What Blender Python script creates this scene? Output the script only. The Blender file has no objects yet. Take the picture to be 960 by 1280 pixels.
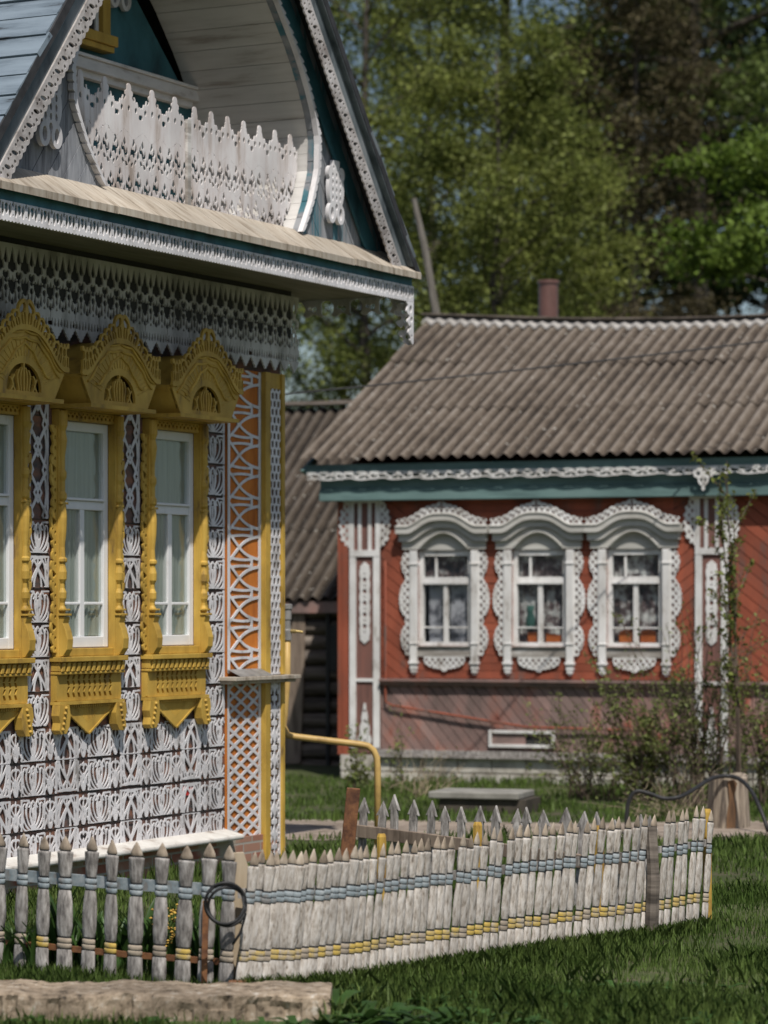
import bpy, bmesh, math, random
import numpy as np
from mathutils import Vector, Matrix

random.seed(7)
RNG = np.random.default_rng(11)
SC = bpy.context.scene
COL = SC.collection
R = math.radians
pi = math.pi

# ------------------------------------------------------------------ materials
def _nodes(name):
    m = bpy.data.materials.new(name)
    m.use_nodes = True
    nt = m.node_tree
    for n in list(nt.nodes):
        nt.nodes.remove(n)
    out = nt.nodes.new('ShaderNodeOutputMaterial')
    return m, nt, out

def mat(name, cols, nscale=6.0, stretch=(1, 1, 1), rot=(0, 0, 0), rough=0.75, bump=0.25, detail=8.0,
        pos=None, big=None, island=0.0, spec=0.3, trans=0.0, metallic=0.0, objvar=0.0):
    """Noise driven surface: cols along a ramp, a second broad noise (big=(scale, lo, hi)) for weathering,
    island = random brightness per separate board or leaf."""
    m, nt, out = _nodes(name)
    N, L = nt.nodes.new, nt.links.new
    tc = N('ShaderNodeTexCoord')
    oi = N('ShaderNodeObjectInfo')
    add = N('ShaderNodeVectorMath'); add.operation = 'MULTIPLY_ADD'
    L(oi.outputs['Random'], add.inputs[0]); add.inputs[1].default_value = (7.3, 3.1, 5.7)
    L(tc.outputs['Object'], add.inputs[2])
    mp = N('ShaderNodeMapping'); mp.inputs['Scale'].default_value = stretch; mp.inputs['Rotation'].default_value = rot
    L(add.outputs[0], mp.inputs['Vector'])
    no = N('ShaderNodeTexNoise'); no.inputs['Scale'].default_value = nscale; no.inputs['Detail'].default_value = detail
    no.inputs['Roughness'].default_value = 0.62
    L(mp.outputs[0], no.inputs['Vector'])
    rp = N('ShaderNodeValToRGB')
    cr = rp.color_ramp
    n = len(cols)
    pos = pos or [0.34 + 0.32 * i / max(1, n - 1) for i in range(n)]
    while len(cr.elements) < n:
        cr.elements.new(0.5)
    for e, c, p in zip(cr.elements, cols, pos):
        e.position = p; e.color = (*c, 1)
    L(no.outputs['Fac'], rp.inputs['Fac'])
    colour = rp.outputs['Color']
    def times(sock_val, colour):
        mx = N('ShaderNodeMix'); mx.data_type = 'RGBA'; mx.blend_type = 'MULTIPLY'; mx.inputs['Factor'].default_value = 1
        L(colour, mx.inputs['A']); L(sock_val, mx.inputs['B'])
        return mx.outputs['Result']
    if big:
        nb = N('ShaderNodeTexNoise'); nb.inputs['Scale'].default_value = big[0]; nb.inputs['Detail'].default_value = 4
        L(add.outputs[0], nb.inputs['Vector'])
        mr = N('ShaderNodeMapRange'); mr.inputs['From Min'].default_value = 0.35; mr.inputs['From Max'].default_value = 0.65
        mr.inputs['To Min'].default_value = big[1]; mr.inputs['To Max'].default_value = big[2]
        L(nb.outputs['Fac'], mr.inputs['Value'])
        colour = times(mr.outputs[0], colour)
    if objvar:
        mr = N('ShaderNodeMapRange'); mr.inputs['To Min'].default_value = 1 - objvar; mr.inputs['To Max'].default_value = 1 + objvar * .6
        L(oi.outputs['Random'], mr.inputs['Value'])
        colour = times(mr.outputs[0], colour)
    if island:
        ge = N('ShaderNodeNewGeometry')
        mr = N('ShaderNodeMapRange'); mr.inputs['To Min'].default_value = 1 - island; mr.inputs['To Max'].default_value = 1 + island
        L(ge.outputs['Random Per Island'], mr.inputs['Value'])
        colour = times(mr.outputs[0], colour)
    bs = N('ShaderNodeBsdfPrincipled')
    L(colour, bs.inputs['Base Color'])
    bs.inputs['Roughness'].default_value = rough
    bs.inputs['Specular IOR Level'].default_value = spec
    bs.inputs['Metallic'].default_value = metallic
    if bump:
        bp = N('ShaderNodeBump'); bp.inputs['Strength'].default_value = bump; bp.inputs['Distance'].default_value = 0.01
        L(no.outputs['Fac'], bp.inputs['Height']); L(bp.outputs[0], bs.inputs['Normal'])
    if trans:
        tr = N('ShaderNodeBsdfTranslucent'); L(colour, tr.inputs['Color'])
        ms = N('ShaderNodeMixShader'); ms.inputs[0].default_value = trans
        L(bs.outputs[0], ms.inputs[1]); L(tr.outputs[0], ms.inputs[2]); L(ms.outputs[0], out.inputs['Surface'])
    else:
        L(bs.outputs[0], out.inputs['Surface'])
    return m

def glass_mat(name, tint, refl):
    m, nt, out = _nodes(name)
    N, L = nt.nodes.new, nt.links.new
    tr = N('ShaderNodeBsdfTransparent'); tr.inputs[0].default_value = (*tint, 1)
    gl = N('ShaderNodeBsdfGlossy'); gl.inputs['Roughness'].default_value = 0.02
    gl.inputs['Color'].default_value = (0.9, 0.95, 0.95, 1)
    lw = N('ShaderNodeLayerWeight'); lw.inputs['Blend'].default_value = .5
    pw = N('ShaderNodeMath'); pw.operation = 'POWER'; pw.inputs[1].default_value = 4; L(lw.outputs['Facing'], pw.inputs[0])
    mr = N('ShaderNodeMapRange'); mr.inputs['To Min'].default_value = refl; mr.inputs['To Max'].default_value = 1; L(pw.outputs[0], mr.inputs['Value'])
    no = N('ShaderNodeTexNoise'); no.inputs['Scale'].default_value = 2.2
    bp = N('ShaderNodeBump'); bp.inputs['Strength'].default_value = 0.04
    L(no.outputs['Fac'], bp.inputs['Height']); L(bp.outputs[0], gl.inputs['Normal'])
    ms = N('ShaderNodeMixShader')
    L(mr.outputs[0], ms.inputs[0]); L(tr.outputs[0], ms.inputs[1]); L(gl.outputs[0], ms.inputs[2])
    L(ms.outputs[0], out.inputs['Surface'])
    return m

M = {}
M['lace'] = mat('lace_white_paint', [(.30, .28, .27), (.62, .60, .61), (.72, .70, .72), (.76, .75, .77)], 9, (1, 1, .35), pos=[.30, .40, .5, .7], big=(1.1, .78, 1.06), bump=.3)
M['frieze'] = mat('frieze_white_paint', [(.34, .33, .31), (.60, .58, .57), (.68, .665, .66)], 7, (1, 1, .3), big=(1.0, .8, 1.05), bump=.2)
M['balus'] = mat('balustrade_old_paint', [(.36, .29, .24), (.60, .54, .52), (.70, .66, .66), (.76, .74, .74)], 7, (1.2, 1, .25), pos=[.30, .42, .52, .7], big=(1.3, .8, 1.08), bump=.5)
M['yellow'] = mat('yellow_ochre_paint', [(.22, .14, .05), (.46, .285, .055), (.55, .35, .068), (.59, .39, .085)], 8, (1, 1, .35), pos=[.30, .40, .52, .7], big=(2.6, .76, 1.1), bump=.2, rough=.55)
M['orange'] = mat('orange_backing_paint', [(.42, .12, .022), (.60, .19, .032), (.66, .23, .045)], 6, (1, 1, .3), big=(1.2, .85, 1.05), bump=.3)
M['backing'] = mat('red_brown_backing_boards', [(.07, .065, .065), (.15, .09, .075), (.26, .12, .075)], 5, (1, 1, 2.5), pos=[.36, .5, .66], bump=.4)
M['teal'] = mat('teal_paint', [(.03, .075, .09), (.042, .135, .165), (.058, .175, .21)], 4, (1, 1, .5), big=(1.3, .75, 1.1), bump=.15, rough=.6)
M['teal_worn'] = mat('teal_paint_worn_to_grey_wood', [(.045, .145, .18), (.08, .18, .22), (.21, .22, .24), (.31, .32, .34)], 2.6, (4, 1, .35), rot=(0, R(39), 0), pos=[.36, .44, .50, .64], bump=.5)
M['greywood'] = mat('grey_weathered_boards', [(.11, .115, .13), (.25, .26, .285), (.34, .35, .38)], 5, (5, 1, .5), rot=(0, R(-39), 0), big=(1.8, .75, 1.1), bump=.5)
M['greywood_r'] = mat('grey_weathered_boards_right', [(.10, .11, .125), (.21, .22, .24), (.33, .34, .36)], 5, (5, 1, .5), rot=(0, R(38), 0), big=(1.8, .75, 1.15), bump=.5, island=.15)
M['shelf'] = mat('sun_bleached_boards', [(.19, .15, .11), (.42, .36, .29), (.52, .47, .40)], 5, (4, .7, .7), pos=[.3, .46, .68], big=(1.6, .8, 1.1), bump=.5)
M['clap'] = mat('white_clapboard', [(.40, .36, .33), (.62, .60, .58), (.70, .68, .66)], 5, (1, .25, 3), pos=[.3, .42, .6], big=(.9, .85, 1.05), bump=.35, island=.07)
M['roofblue'] = mat('pale_blue_roof_boards', [(.03, .03, .032), (.13, .165, .20), (.19, .235, .28), (.235, .29, .34)], 2.4, (3.5, .4, 3.5), pos=[.37, .41, .5, .7], bump=.5, rough=.6)
M['fascia'] = mat('grey_blue_fascia', [(.07, .085, .095), (.16, .185, .20), (.24, .26, .275)], 4, (1, 1, .4), big=(1.2, .8, 1.1), bump=.3)
M['darkedge'] = mat('dark_roof_edge', [(.025, .025, .027), (.055, .055, .06)], 6, bump=.3)
M['bargelace'] = mat('bargeboard_old_white', [(.26, .23, .22), (.45, .42, .41), (.56, .53, .53)], 8, big=(1.5, .8, 1.1), bump=.5)
M['soffit'] = mat('soffit_boards', [(.16, .15, .11), (.24, .23, .18)], 4, (.4, 3, 1), bump=.2)
M['white'] = mat('white_window_paint', [(.50, .48, .45), (.74, .74, .75), (.80, .80, .81)], 7, (1, 1, .4), pos=[.26, .38, .7], bump=.12, rough=.5)
M['curtain'] = mat('curtain_cloth', [(.34, .37, .345), (.47, .50, .47)], 5, (6, 1, .2), bump=.2, trans=.25)
M['glass'] = glass_mat('window_glass', (.97, .99, .98), .04)
M['glass_red'] = glass_mat('window_glass_clear', (.96, .97, .97), .06)
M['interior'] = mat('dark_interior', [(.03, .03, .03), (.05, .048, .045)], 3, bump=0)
M['whitewash'] = mat('whitewashed_ledge', [(.34, .29, .25), (.58, .55, .51), (.68, .66, .62)], 6, pos=[.32, .44, .62], bump=.4)
M['brick'] = None
M['redboard'] = mat('red_board_paint', [(.15, .095, .08), (.25, .075, .045), (.31, .082, .045), (.36, .105, .06)], 3.2, (1, 1, .35), rot=(0, R(25), 0), pos=[.36, .45, .56, .72], big=(1.4, .82, 1.08), bump=.35, island=.14)
M['redworn'] = mat('red_paint_worn_to_wood', [(.19, .135, .122), (.275, .18, .162), (.31, .16, .13), (.31, .09, .058)], 2.8, (1, 1, .5), rot=(0, R(35), 0), pos=[.40, .52, .61, .68], big=(1.2, .85, 1.1), bump=.5, island=.18)
M['redpanel'] = mat('red_brown_panel', [(.12, .065, .055), (.18, .09, .075), (.22, .10, .08)], 6, (3, 1, .3), bump=.3, island=.1)
M['redtrim'] = mat('white_trim_chalky', [(.36, .33, .30), (.66, .64, .62), (.74, .73, .72), (.78, .77, .77)], 8, (1, 1, .5), pos=[.32, .42, .55, .7], big=(1.6, .82, 1.05), bump=.3)
M['trimcream'] = mat('hood_cream_white', [(.36, .345, .31), (.48, .465, .43), (.55, .54, .51)], 5, (.4, 1, 2), pos=[.3, .45, .65], big=(1.2, .85, 1.05), bump=.25)
M['sillwood'] = mat('sill_half_peeled', [(.27, .245, .22), (.38, .355, .33), (.62, .60, .58)], 6, (.4, 1, 2), pos=[.42, .52, .62], bump=.4)
M['greenfascia'] = mat('grey_green_fascia', [(.09, .15, .148), (.145, .235, .228), (.18, .275, .268)], 3, (.3, 1, 2), big=(.8, .8, 1.08), bump=.15)
M['slate'] = mat('asbestos_slate', [(.06, .05, .042), (.14, .112, .09), (.205, .168, .138), (.30, .265, .235)], 4, (4.5, .45, .45), pos=[.34, .45, .56, .72], big=(.7, .72, 1.15), bump=.5, rough=.9)
M['slate_new'] = mat('asbestos_slate_pale', [(.32, .30, .28), (.45, .43, .41)], 6, bump=.4)
M['barnlog'] = mat('old_barn_logs', [(.06, .05, .043), (.15, .125, .105), (.23, .195, .165)], 5, (.35, 1, 4), bump=.6, island=.2)
M['barnpost'] = mat('barn_post_wood', [(.12, .09, .07), (.24, .185, .145), (.29, .23, .18)], 5, (4, 1, .4), bump=.5)
M['block'] = mat('pale_plinth_blocks', [(.30, .27, .23), (.48, .45, .40), (.58, .55, .50)], 4, big=(2, .8, 1.1), bump=.5, island=.15)
M['concrete'] = mat('rough_concrete', [(.06, .047, .035), (.24, .185, .13), (.36, .285, .21), (.56, .52, .46)], 17, pos=[.34, .43, .58, .72], big=(2.2, .65, 1.15), bump=1.0, detail=12)
M['slab'] = mat('grey_slab', [(.20, .19, .17), (.31, .30, .27)], 5, bump=.4)
M['slabside'] = mat('dark_block', [(.04, .035, .03), (.09, .075, .06)], 5, bump=.4)
M['picket'] = mat('picket_peeling_white', [(.16, .13, .105), (.37, .325, .28), (.50, .455, .41), (.61, .575, .54)], 42, (1.4, 1.4, .45), pos=[.30, .41, .51, .66], big=(3, .85, 1.1), bump=.8, objvar=.20)
M['picketgrey'] = mat('picket_bare_grey', [(.11, .10, .095), (.25, .23, .215), (.38, .355, .335), (.53, .505, .485)], 32, (1.4, 1.4, .4), pos=[.32, .45, .56, .70], big=(5, .8, 1.1), bump=.7, objvar=.22)
M['tip'] = mat('picket_tip_tan', [(.16, .125, .095), (.36, .29, .22), (.52, .45, .37)], 14, (1, 1, .4), pos=[.32, .5, .7], bump=.5, objvar=.3)
M['blueband'] = mat('blue_band_paint', [(.21, .205, .20), (.23, .275, .30), (.37, .395, .405)], 16, pos=[.36, .48, .66], bump=.4)
M['yellowband'] = mat('yellow_band_paint', [(.40, .34, .27), (.44, .335, .15), (.51, .36, .09)], 9, pos=[.40, .48, .58], bump=.4)
M['greyband'] = mat('worn_band', [(.24, .20, .16), (.42, .35, .27)], 11, bump=.4)
M['wire'] = mat('dark_wire', [(.03, .03, .032), (.05, .05, .052)], 8, bump=0, rough=.6)
M['rust'] = mat('rusty_iron', [(.07, .03, .018), (.17, .075, .035), (.26, .12, .05)], 12, bump=.5)
M['rawplank'] = mat('raw_plank', [(.16, .12, .085), (.40, .32, .225), (.47, .39, .285)], 5, (6, 1, .5), pos=[.3, .42, .66], bump=.5)
M['ochrestake'] = mat('ochre_stake', [(.20, .10, .03), (.45, .28, .06), (.55, .36, .07)], 12, (1, 1, .5), bump=.4)
M['gasyellow'] = mat('gas_pipe_yellow', [(.42, .27, .10), (.56, .37, .13), (.60, .41, .15)], 7, bump=.1, rough=.45, big=(2, .85, 1.05))
M['brass'] = mat('brass', [(.45, .33, .12), (.6, .45, .2)], 8, bump=0, rough=.35, metallic=.7)
M['valve'] = mat('grey_valve', [(.16, .155, .15), (.28, .27, .26)], 12, bump=.2, rough=.5)
M['chimney'] = mat('brown_tin_chimney', [(.11, .055, .045), (.17, .085, .07)], 5, (2, 2, .5), bump=.1, rough=.38, spec=.6)
M['stump'] = mat('stump_wood', [(.10, .08, .065), (.27, .22, .17), (.40, .335, .265)], 7, (4, 4, .35), pos=[.36, .5, .66], bump=.6)
M['stumpheart'] = mat('stump_heart_rot', [(.08, .045, .025), (.24, .13, .065)], 6, (3, 3, .5), bump=.6)
M['hose'] = mat('black_hose', [(.02, .02, .021), (.035, .035, .036)], 8, bump=0, rough=.5)
M['bark'] = mat('bark_dark', [(.04, .033, .027), (.095, .08, .065)], 6, (3, 3, .5), bump=.8)
M['barkgrey'] = mat('bark_grey', [(.10, .09, .075), (.22, .20, .175)], 6, (3, 3, .5), bump=.6)
M['twig'] = mat('twig_brown', [(.07, .05, .038), (.14, .105, .08)], 8, bump=.2)
M['leaf_yel'] = mat('leaf_spring_yellow_green', [(.125, .155, .035), (.215, .24, .06)], 1.2, bump=0, island=.5, trans=.4, rough=.6)
M['leaf_mid'] = mat('leaf_mid_green', [(.075, .11, .028), (.135, .175, .042)], 1.2, bump=0, island=.5, trans=.4, rough=.6)
M['leaf_bright'] = mat('leaf_bright_green', [(.10, .16, .022), (.16, .225, .04)], 1.2, bump=0, island=.45, trans=.45, rough=.55)
M['leaf_dark'] = mat('leaf_dark_green', [(.018, .035, .012), (.04, .062, .02)], 1.2, bump=0, island=.5, trans=.25, rough=.6)
M['leaf_brown'] = mat('twig_bud_brown', [(.065, .055, .028), (.115, .095, .045)], 1.5, bump=0, island=.5, trans=.2, rough=.7)
M['grass'] = mat('grass_blade', [(.085, .145, .03), (.175, .245, .065)], 1.1, bump=0, island=.4, trans=.45, rough=.5)
M['leaf_bush'] = mat('leaf_bush_olive', [(.13, .165, .045), (.23, .26, .085)], 2, bump=0, island=.45, trans=.4, rough=.6)
M['weed'] = mat('weed_leaf', [(.035, .08, .018), (.062, .12, .028)], 3, bump=0, island=.4, trans=.25, rough=.45)
M['dry'] = mat('dry_stalk', [(.22, .175, .12), (.34, .28, .19)], 4, bump=0, island=.3)
M['soil'] = mat('grassy_soil', [(.045, .06, .018), (.06, .075, .025), (.10, .085, .055)], 3.5, pos=[.35, .5, .7], big=(.6, .7, 1.15), bump=.6, rough=.95)
M['dirt'] = mat('trodden_dirt', [(.19, .15, .115), (.29, .235, .19), (.35, .29, .24)], 5, big=(.9, .8, 1.1), bump=.6, rough=.95)
M['redplastic'] = mat('red_wrapper', [(.45, .02, .02), (.6, .04, .035)], 8, bump=.1, rough=.4)
M['cloth_orange'] = mat('orange_cloth', [(.38, .09, .02), (.50, .14, .03)], 6, bump=.1)
M['lacecurtain'] = mat('lace_curtain', [(.14, .145, .17), (.30, .30, .34), (.62, .62, .67), (.70, .70, .74)], 5.5, pos=[.40, .46, .54, .7], bump=.1, trans=.2)
M['floralcurtain'] = mat('dark_floral_curtain', [(.05, .045, .05), (.13, .085, .085), (.40, .38, .37), (.68, .68, .66)], 8, pos=[.38, .47, .54, .64], bump=.1)
M['greenpot'] = mat('turquoise_vase', [(.035, .10, .085), (.06, .15, .125)], 6, bump=.1)

def slate_mat(name, pitch, x0, k=1.0):
    """asbestos sheets: colour follows the corrugation, darker in the valleys"""
    m, nt, out = _nodes(name)
    N, L = nt.nodes.new, nt.links.new
    tc = N('ShaderNodeTexCoord'); sp = N('ShaderNodeSeparateXYZ'); L(tc.outputs['Object'], sp.inputs[0])
    def math_(op, a, b=None):
        n = N('ShaderNodeMath'); n.operation = op
        for i, q in enumerate((a, b)):
            if q is None: continue
            if isinstance(q, (int, float)): n.inputs[i].default_value = q
            else: L(q, n.inputs[i])
        return n.outputs[0]
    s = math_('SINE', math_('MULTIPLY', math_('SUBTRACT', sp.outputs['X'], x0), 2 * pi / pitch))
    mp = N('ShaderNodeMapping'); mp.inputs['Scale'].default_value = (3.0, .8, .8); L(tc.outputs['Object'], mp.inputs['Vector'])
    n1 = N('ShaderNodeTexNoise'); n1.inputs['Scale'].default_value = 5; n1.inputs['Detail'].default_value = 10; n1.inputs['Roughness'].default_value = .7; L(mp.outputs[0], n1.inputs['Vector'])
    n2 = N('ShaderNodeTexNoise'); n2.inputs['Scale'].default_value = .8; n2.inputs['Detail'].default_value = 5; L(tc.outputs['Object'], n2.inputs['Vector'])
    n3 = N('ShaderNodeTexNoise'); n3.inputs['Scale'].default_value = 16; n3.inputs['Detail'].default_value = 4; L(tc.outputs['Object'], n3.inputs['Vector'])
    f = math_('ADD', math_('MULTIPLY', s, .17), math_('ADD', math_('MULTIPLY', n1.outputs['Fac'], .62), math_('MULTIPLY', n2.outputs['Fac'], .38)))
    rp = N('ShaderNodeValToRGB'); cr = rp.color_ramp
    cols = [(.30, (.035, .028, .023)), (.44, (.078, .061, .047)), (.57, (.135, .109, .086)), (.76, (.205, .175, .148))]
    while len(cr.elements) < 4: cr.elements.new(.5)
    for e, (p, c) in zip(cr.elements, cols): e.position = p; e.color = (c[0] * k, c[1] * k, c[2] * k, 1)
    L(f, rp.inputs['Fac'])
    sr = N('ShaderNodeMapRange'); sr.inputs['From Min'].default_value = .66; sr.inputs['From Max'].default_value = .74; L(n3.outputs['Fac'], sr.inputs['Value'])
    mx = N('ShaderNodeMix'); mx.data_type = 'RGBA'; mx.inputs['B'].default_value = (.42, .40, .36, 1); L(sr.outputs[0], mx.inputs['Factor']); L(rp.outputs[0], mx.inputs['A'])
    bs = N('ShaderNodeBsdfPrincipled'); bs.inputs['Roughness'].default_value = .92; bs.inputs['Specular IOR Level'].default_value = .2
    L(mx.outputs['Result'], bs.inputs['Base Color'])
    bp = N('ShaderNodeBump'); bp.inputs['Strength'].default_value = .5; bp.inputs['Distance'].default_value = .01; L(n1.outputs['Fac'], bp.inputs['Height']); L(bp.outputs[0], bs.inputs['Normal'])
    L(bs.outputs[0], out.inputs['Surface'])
    return m
M['slate_roof'] = slate_mat('asbestos_roof', .15, -.42)
M['slate_barn'] = slate_mat('asbestos_shed_roof', .16, -7.0, .58)

def brick_mat():
    m, nt, out = _nodes('plinth_brick')
    N, L = nt.nodes.new, nt.links.new
    tc = N('ShaderNodeTexCoord')
    mp = N('ShaderNodeMapping'); mp.inputs['Rotation'].default_value = (R(90), 0, 0)
    L(tc.outputs['Object'], mp.inputs['Vector'])
    br = N('ShaderNodeTexBrick'); br.inputs['Scale'].default_value = 1
    br.inputs['Brick Width'].default_value = .26; br.inputs['Row Height'].default_value = .075
    br.inputs['Mortar Size'].default_value = .008
    br.inputs['Color1'].default_value = (.30, .10, .065, 1); br.inputs['Color2'].default_value = (.36, .20, .14, 1)
    br.inputs['Mortar'].default_value = (.36, .33, .29, 1)
    L(mp.outputs[0], br.inputs['Vector'])
    no = N('ShaderNodeTexNoise'); no.inputs['Scale'].default_value = 3; no.inputs['Detail'].default_value = 8
    L(tc.outputs['Object'], no.inputs['Vector'])
    rp = N('ShaderNodeValToRGB'); rp.color_ramp.elements[0].position = .5; rp.color_ramp.elements[1].position = .6
    L(no.outputs['Fac'], rp.inputs['Fac'])
    mx = N('ShaderNodeMix'); mx.data_type = 'RGBA'; mx.inputs['B'].default_value = (.36, .31, .25, 1)
    L(rp.outputs['Color'], mx.inputs['Factor']); L(br.outputs['Color'], mx.inputs['A'])
    bs = N('ShaderNodeBsdfPrincipled'); bs.inputs['Roughness'].default_value = .9
    L(mx.outputs['Result'], bs.inputs['Base Color'])
    bp = N('ShaderNodeBump'); bp.inputs['Strength'].default_value = .6; bp.inputs['Distance'].default_value = .01
    L(br.outputs['Fac'], bp.inputs['Height']); bp.invert = True; L(bp.outputs[0], bs.inputs['Normal'])
    L(bs.outputs[0], out.inputs['Surface'])
    return m
M['brick'] = brick_mat()

# ------------------------------------------------------------------ mesh helpers
class MB:
    def __init__(self):
        self.v = []; self.f = []; self.m = []
    def add(self, verts, faces, mi=0):
        b = len(self.v)
        self.v.extend(verts)
        for fc in faces:
            self.f.append(tuple(b + i for i in fc)); self.m.append(mi)
    def box(self, x0, x1, y0, y1, z0, z1, mi=0):
        self.add([(x0, y0, z0), (x1, y0, z0), (x1, y1, z0), (x0, y1, z0), (x0, y0, z1), (x1, y0, z1), (x1, y1, z1), (x0, y1, z1)],
                 [(0, 3, 2, 1), (4, 5, 6, 7), (0, 1, 5, 4), (1, 2, 6, 5), (2, 3, 7, 6), (3, 0, 4, 7)], mi)
    def prism(self, poly, y0, y1, mi=0, P=None):
        """polygon in (x, z) between depths y0 (front) and y1"""
        n = len(poly)
        if n < 3: return
        P = P or (lambda a, b, d: (a, d, b))
        vs = [P(a, b, y0) for a, b in poly] + [P(a, b, y1) for a, b in poly]
        fs = [tuple(range(n)), tuple(range(2 * n - 1, n - 1, -1))]
        fs += [(i, i + n, (i + 1) % n + n, (i + 1) % n) for i in range(n)]
        self.add(vs, fs, mi)
    def beam(self, p0, p1, w, h, mi=0, up=(0, 0, 1)):
        p0 = Vector(p0); p1 = Vector(p1); d = (p1 - p0).normalized()
        s = d.cross(Vector(up))
        if s.length < 1e-4: s = d.cross(Vector((1, 0, 0)))
        s.normalize(); u = s.cross(d).normalized()
        c = []
        for p in (p0, p1):
            for a, b in ((-1, -1), (1, -1), (1, 1), (-1, 1)):
                c.append(tuple(p + s * a * w / 2 + u * b * h / 2))
        self.add(c, [(0, 1, 2, 3), (7, 6, 5, 4), (0, 4, 5, 1), (1, 5, 6, 2), (2, 6, 7, 3), (3, 7, 4, 0)], mi)
    def tube(self, pts, r, n=8, mi=0, cap=True):
        pts = [Vector(p) for p in pts]
        k = len(pts)
        rs = r if isinstance(r, (list, tuple)) else [r] * k
        ref = Vector((0.13, 0.27, 0.95)).normalized()
        rings = []
        for i, p in enumerate(pts):
            t = (pts[min(i + 1, k - 1)] - pts[max(i - 1, 0)])
            if t.length < 1e-9: t = Vector((0, 0, 1))
            t.normalize()
            a = t.cross(ref)
            if a.length < 1e-3: a = t.cross(Vector((1, 0, 0)))
            a.normalize(); b = a.cross(t)
            rings.append([tuple(p + (a * math.cos(2 * pi * j / n) + b * math.sin(2 * pi * j / n)) * rs[i]) for j in range(n)])
        vs = [q for rg in rings for q in rg]
        fs = [(i * n + j, i * n + (j + 1) % n, (i + 1) * n + (j + 1) % n, (i + 1) * n + j) for i in range(k - 1) for j in range(n)]
        if cap:
            fs += [tuple(range(n - 1, -1, -1)), tuple((k - 1) * n + j for j in range(n))]
        self.add(vs, fs, mi)
    def lathe(self, cx, cy, prof, n=10, sx=1, sy=1, mi=0, mis=None):
        """prof: list of (r, z); mis: material index per ring gap"""
        b = len(self.v)
        k = len(prof)
        for r, z in prof:
            for j in range(n):
                a = 2 * pi * j / n
                self.v.append((cx + r * sx * math.cos(a), cy + r * sy * math.sin(a), z))
        for i in range(k - 1):
            for j in range(n):
                self.f.append((b + i * n + j, b + i * n + (j + 1) % n, b + (i + 1) * n + (j + 1) % n, b + (i + 1) * n + j))
                self.m.append(mis[i] if mis else mi)
        self.f.append(tuple(b + j for j in range(n - 1, -1, -1))); self.m.append(mis[0] if mis else mi)
        self.f.append(tuple(b + (k - 1) * n + j for j in range(n))); self.m.append(mis[-1] if mis else mi)
    def build(self, name, mats, parent=None, smooth=False, bevel=0.0):
        me = bpy.data.meshes.new(name)
        me.from_pydata(self.v, [], self.f)
        if not isinstance(mats, (list, tuple)): mats = [mats]
        for x in mats: me.materials.append(x)
        if len(mats) > 1:
            me.polygons.foreach_set('material_index', self.m)
        if smooth:
            me.polygons.foreach_set('use_smooth', [True] * len(me.polygons))
        me.update()
        o = bpy.data.objects.new(name, me)
        COL.objects.link(o)
        if parent: o.parent = parent
        if bevel:
            md = o.modifiers.new('edge', 'BEVEL'); md.width = bevel; md.segments = 2; md.limit_method = 'ANGLE'
        return o

def thing(name, label, cat, loc=(0, 0, 0), rz=0, group=None):
    o = bpy.data.objects.new(name, None); COL.objects.link(o)
    o.location = loc; o.rotation_euler = (0, 0, rz); o.empty_display_size = .2
    o['label'] = label; o['category'] = cat
    if group: o['group'] = group
    return o

def part(name, parent, loc=(0, 0, 0)):
    o = bpy.data.objects.new(name, None); COL.objects.link(o); o.parent = parent; o.location = loc; o.empty_display_size = .1
    return o

def tag(o, label=None, cat=None, group=None, kind=None):
    if label: o['label'] = label
    if cat: o['category'] = cat
    if group: o['group'] = group
    if kind: o['kind'] = kind
    return o

def copy_tree(o, parent=None):
    c = o.copy(); COL.objects.link(c)
    if parent is not None: c.parent = parent
    for ch in list(o.children): copy_tree(ch, c)
    return c

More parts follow.
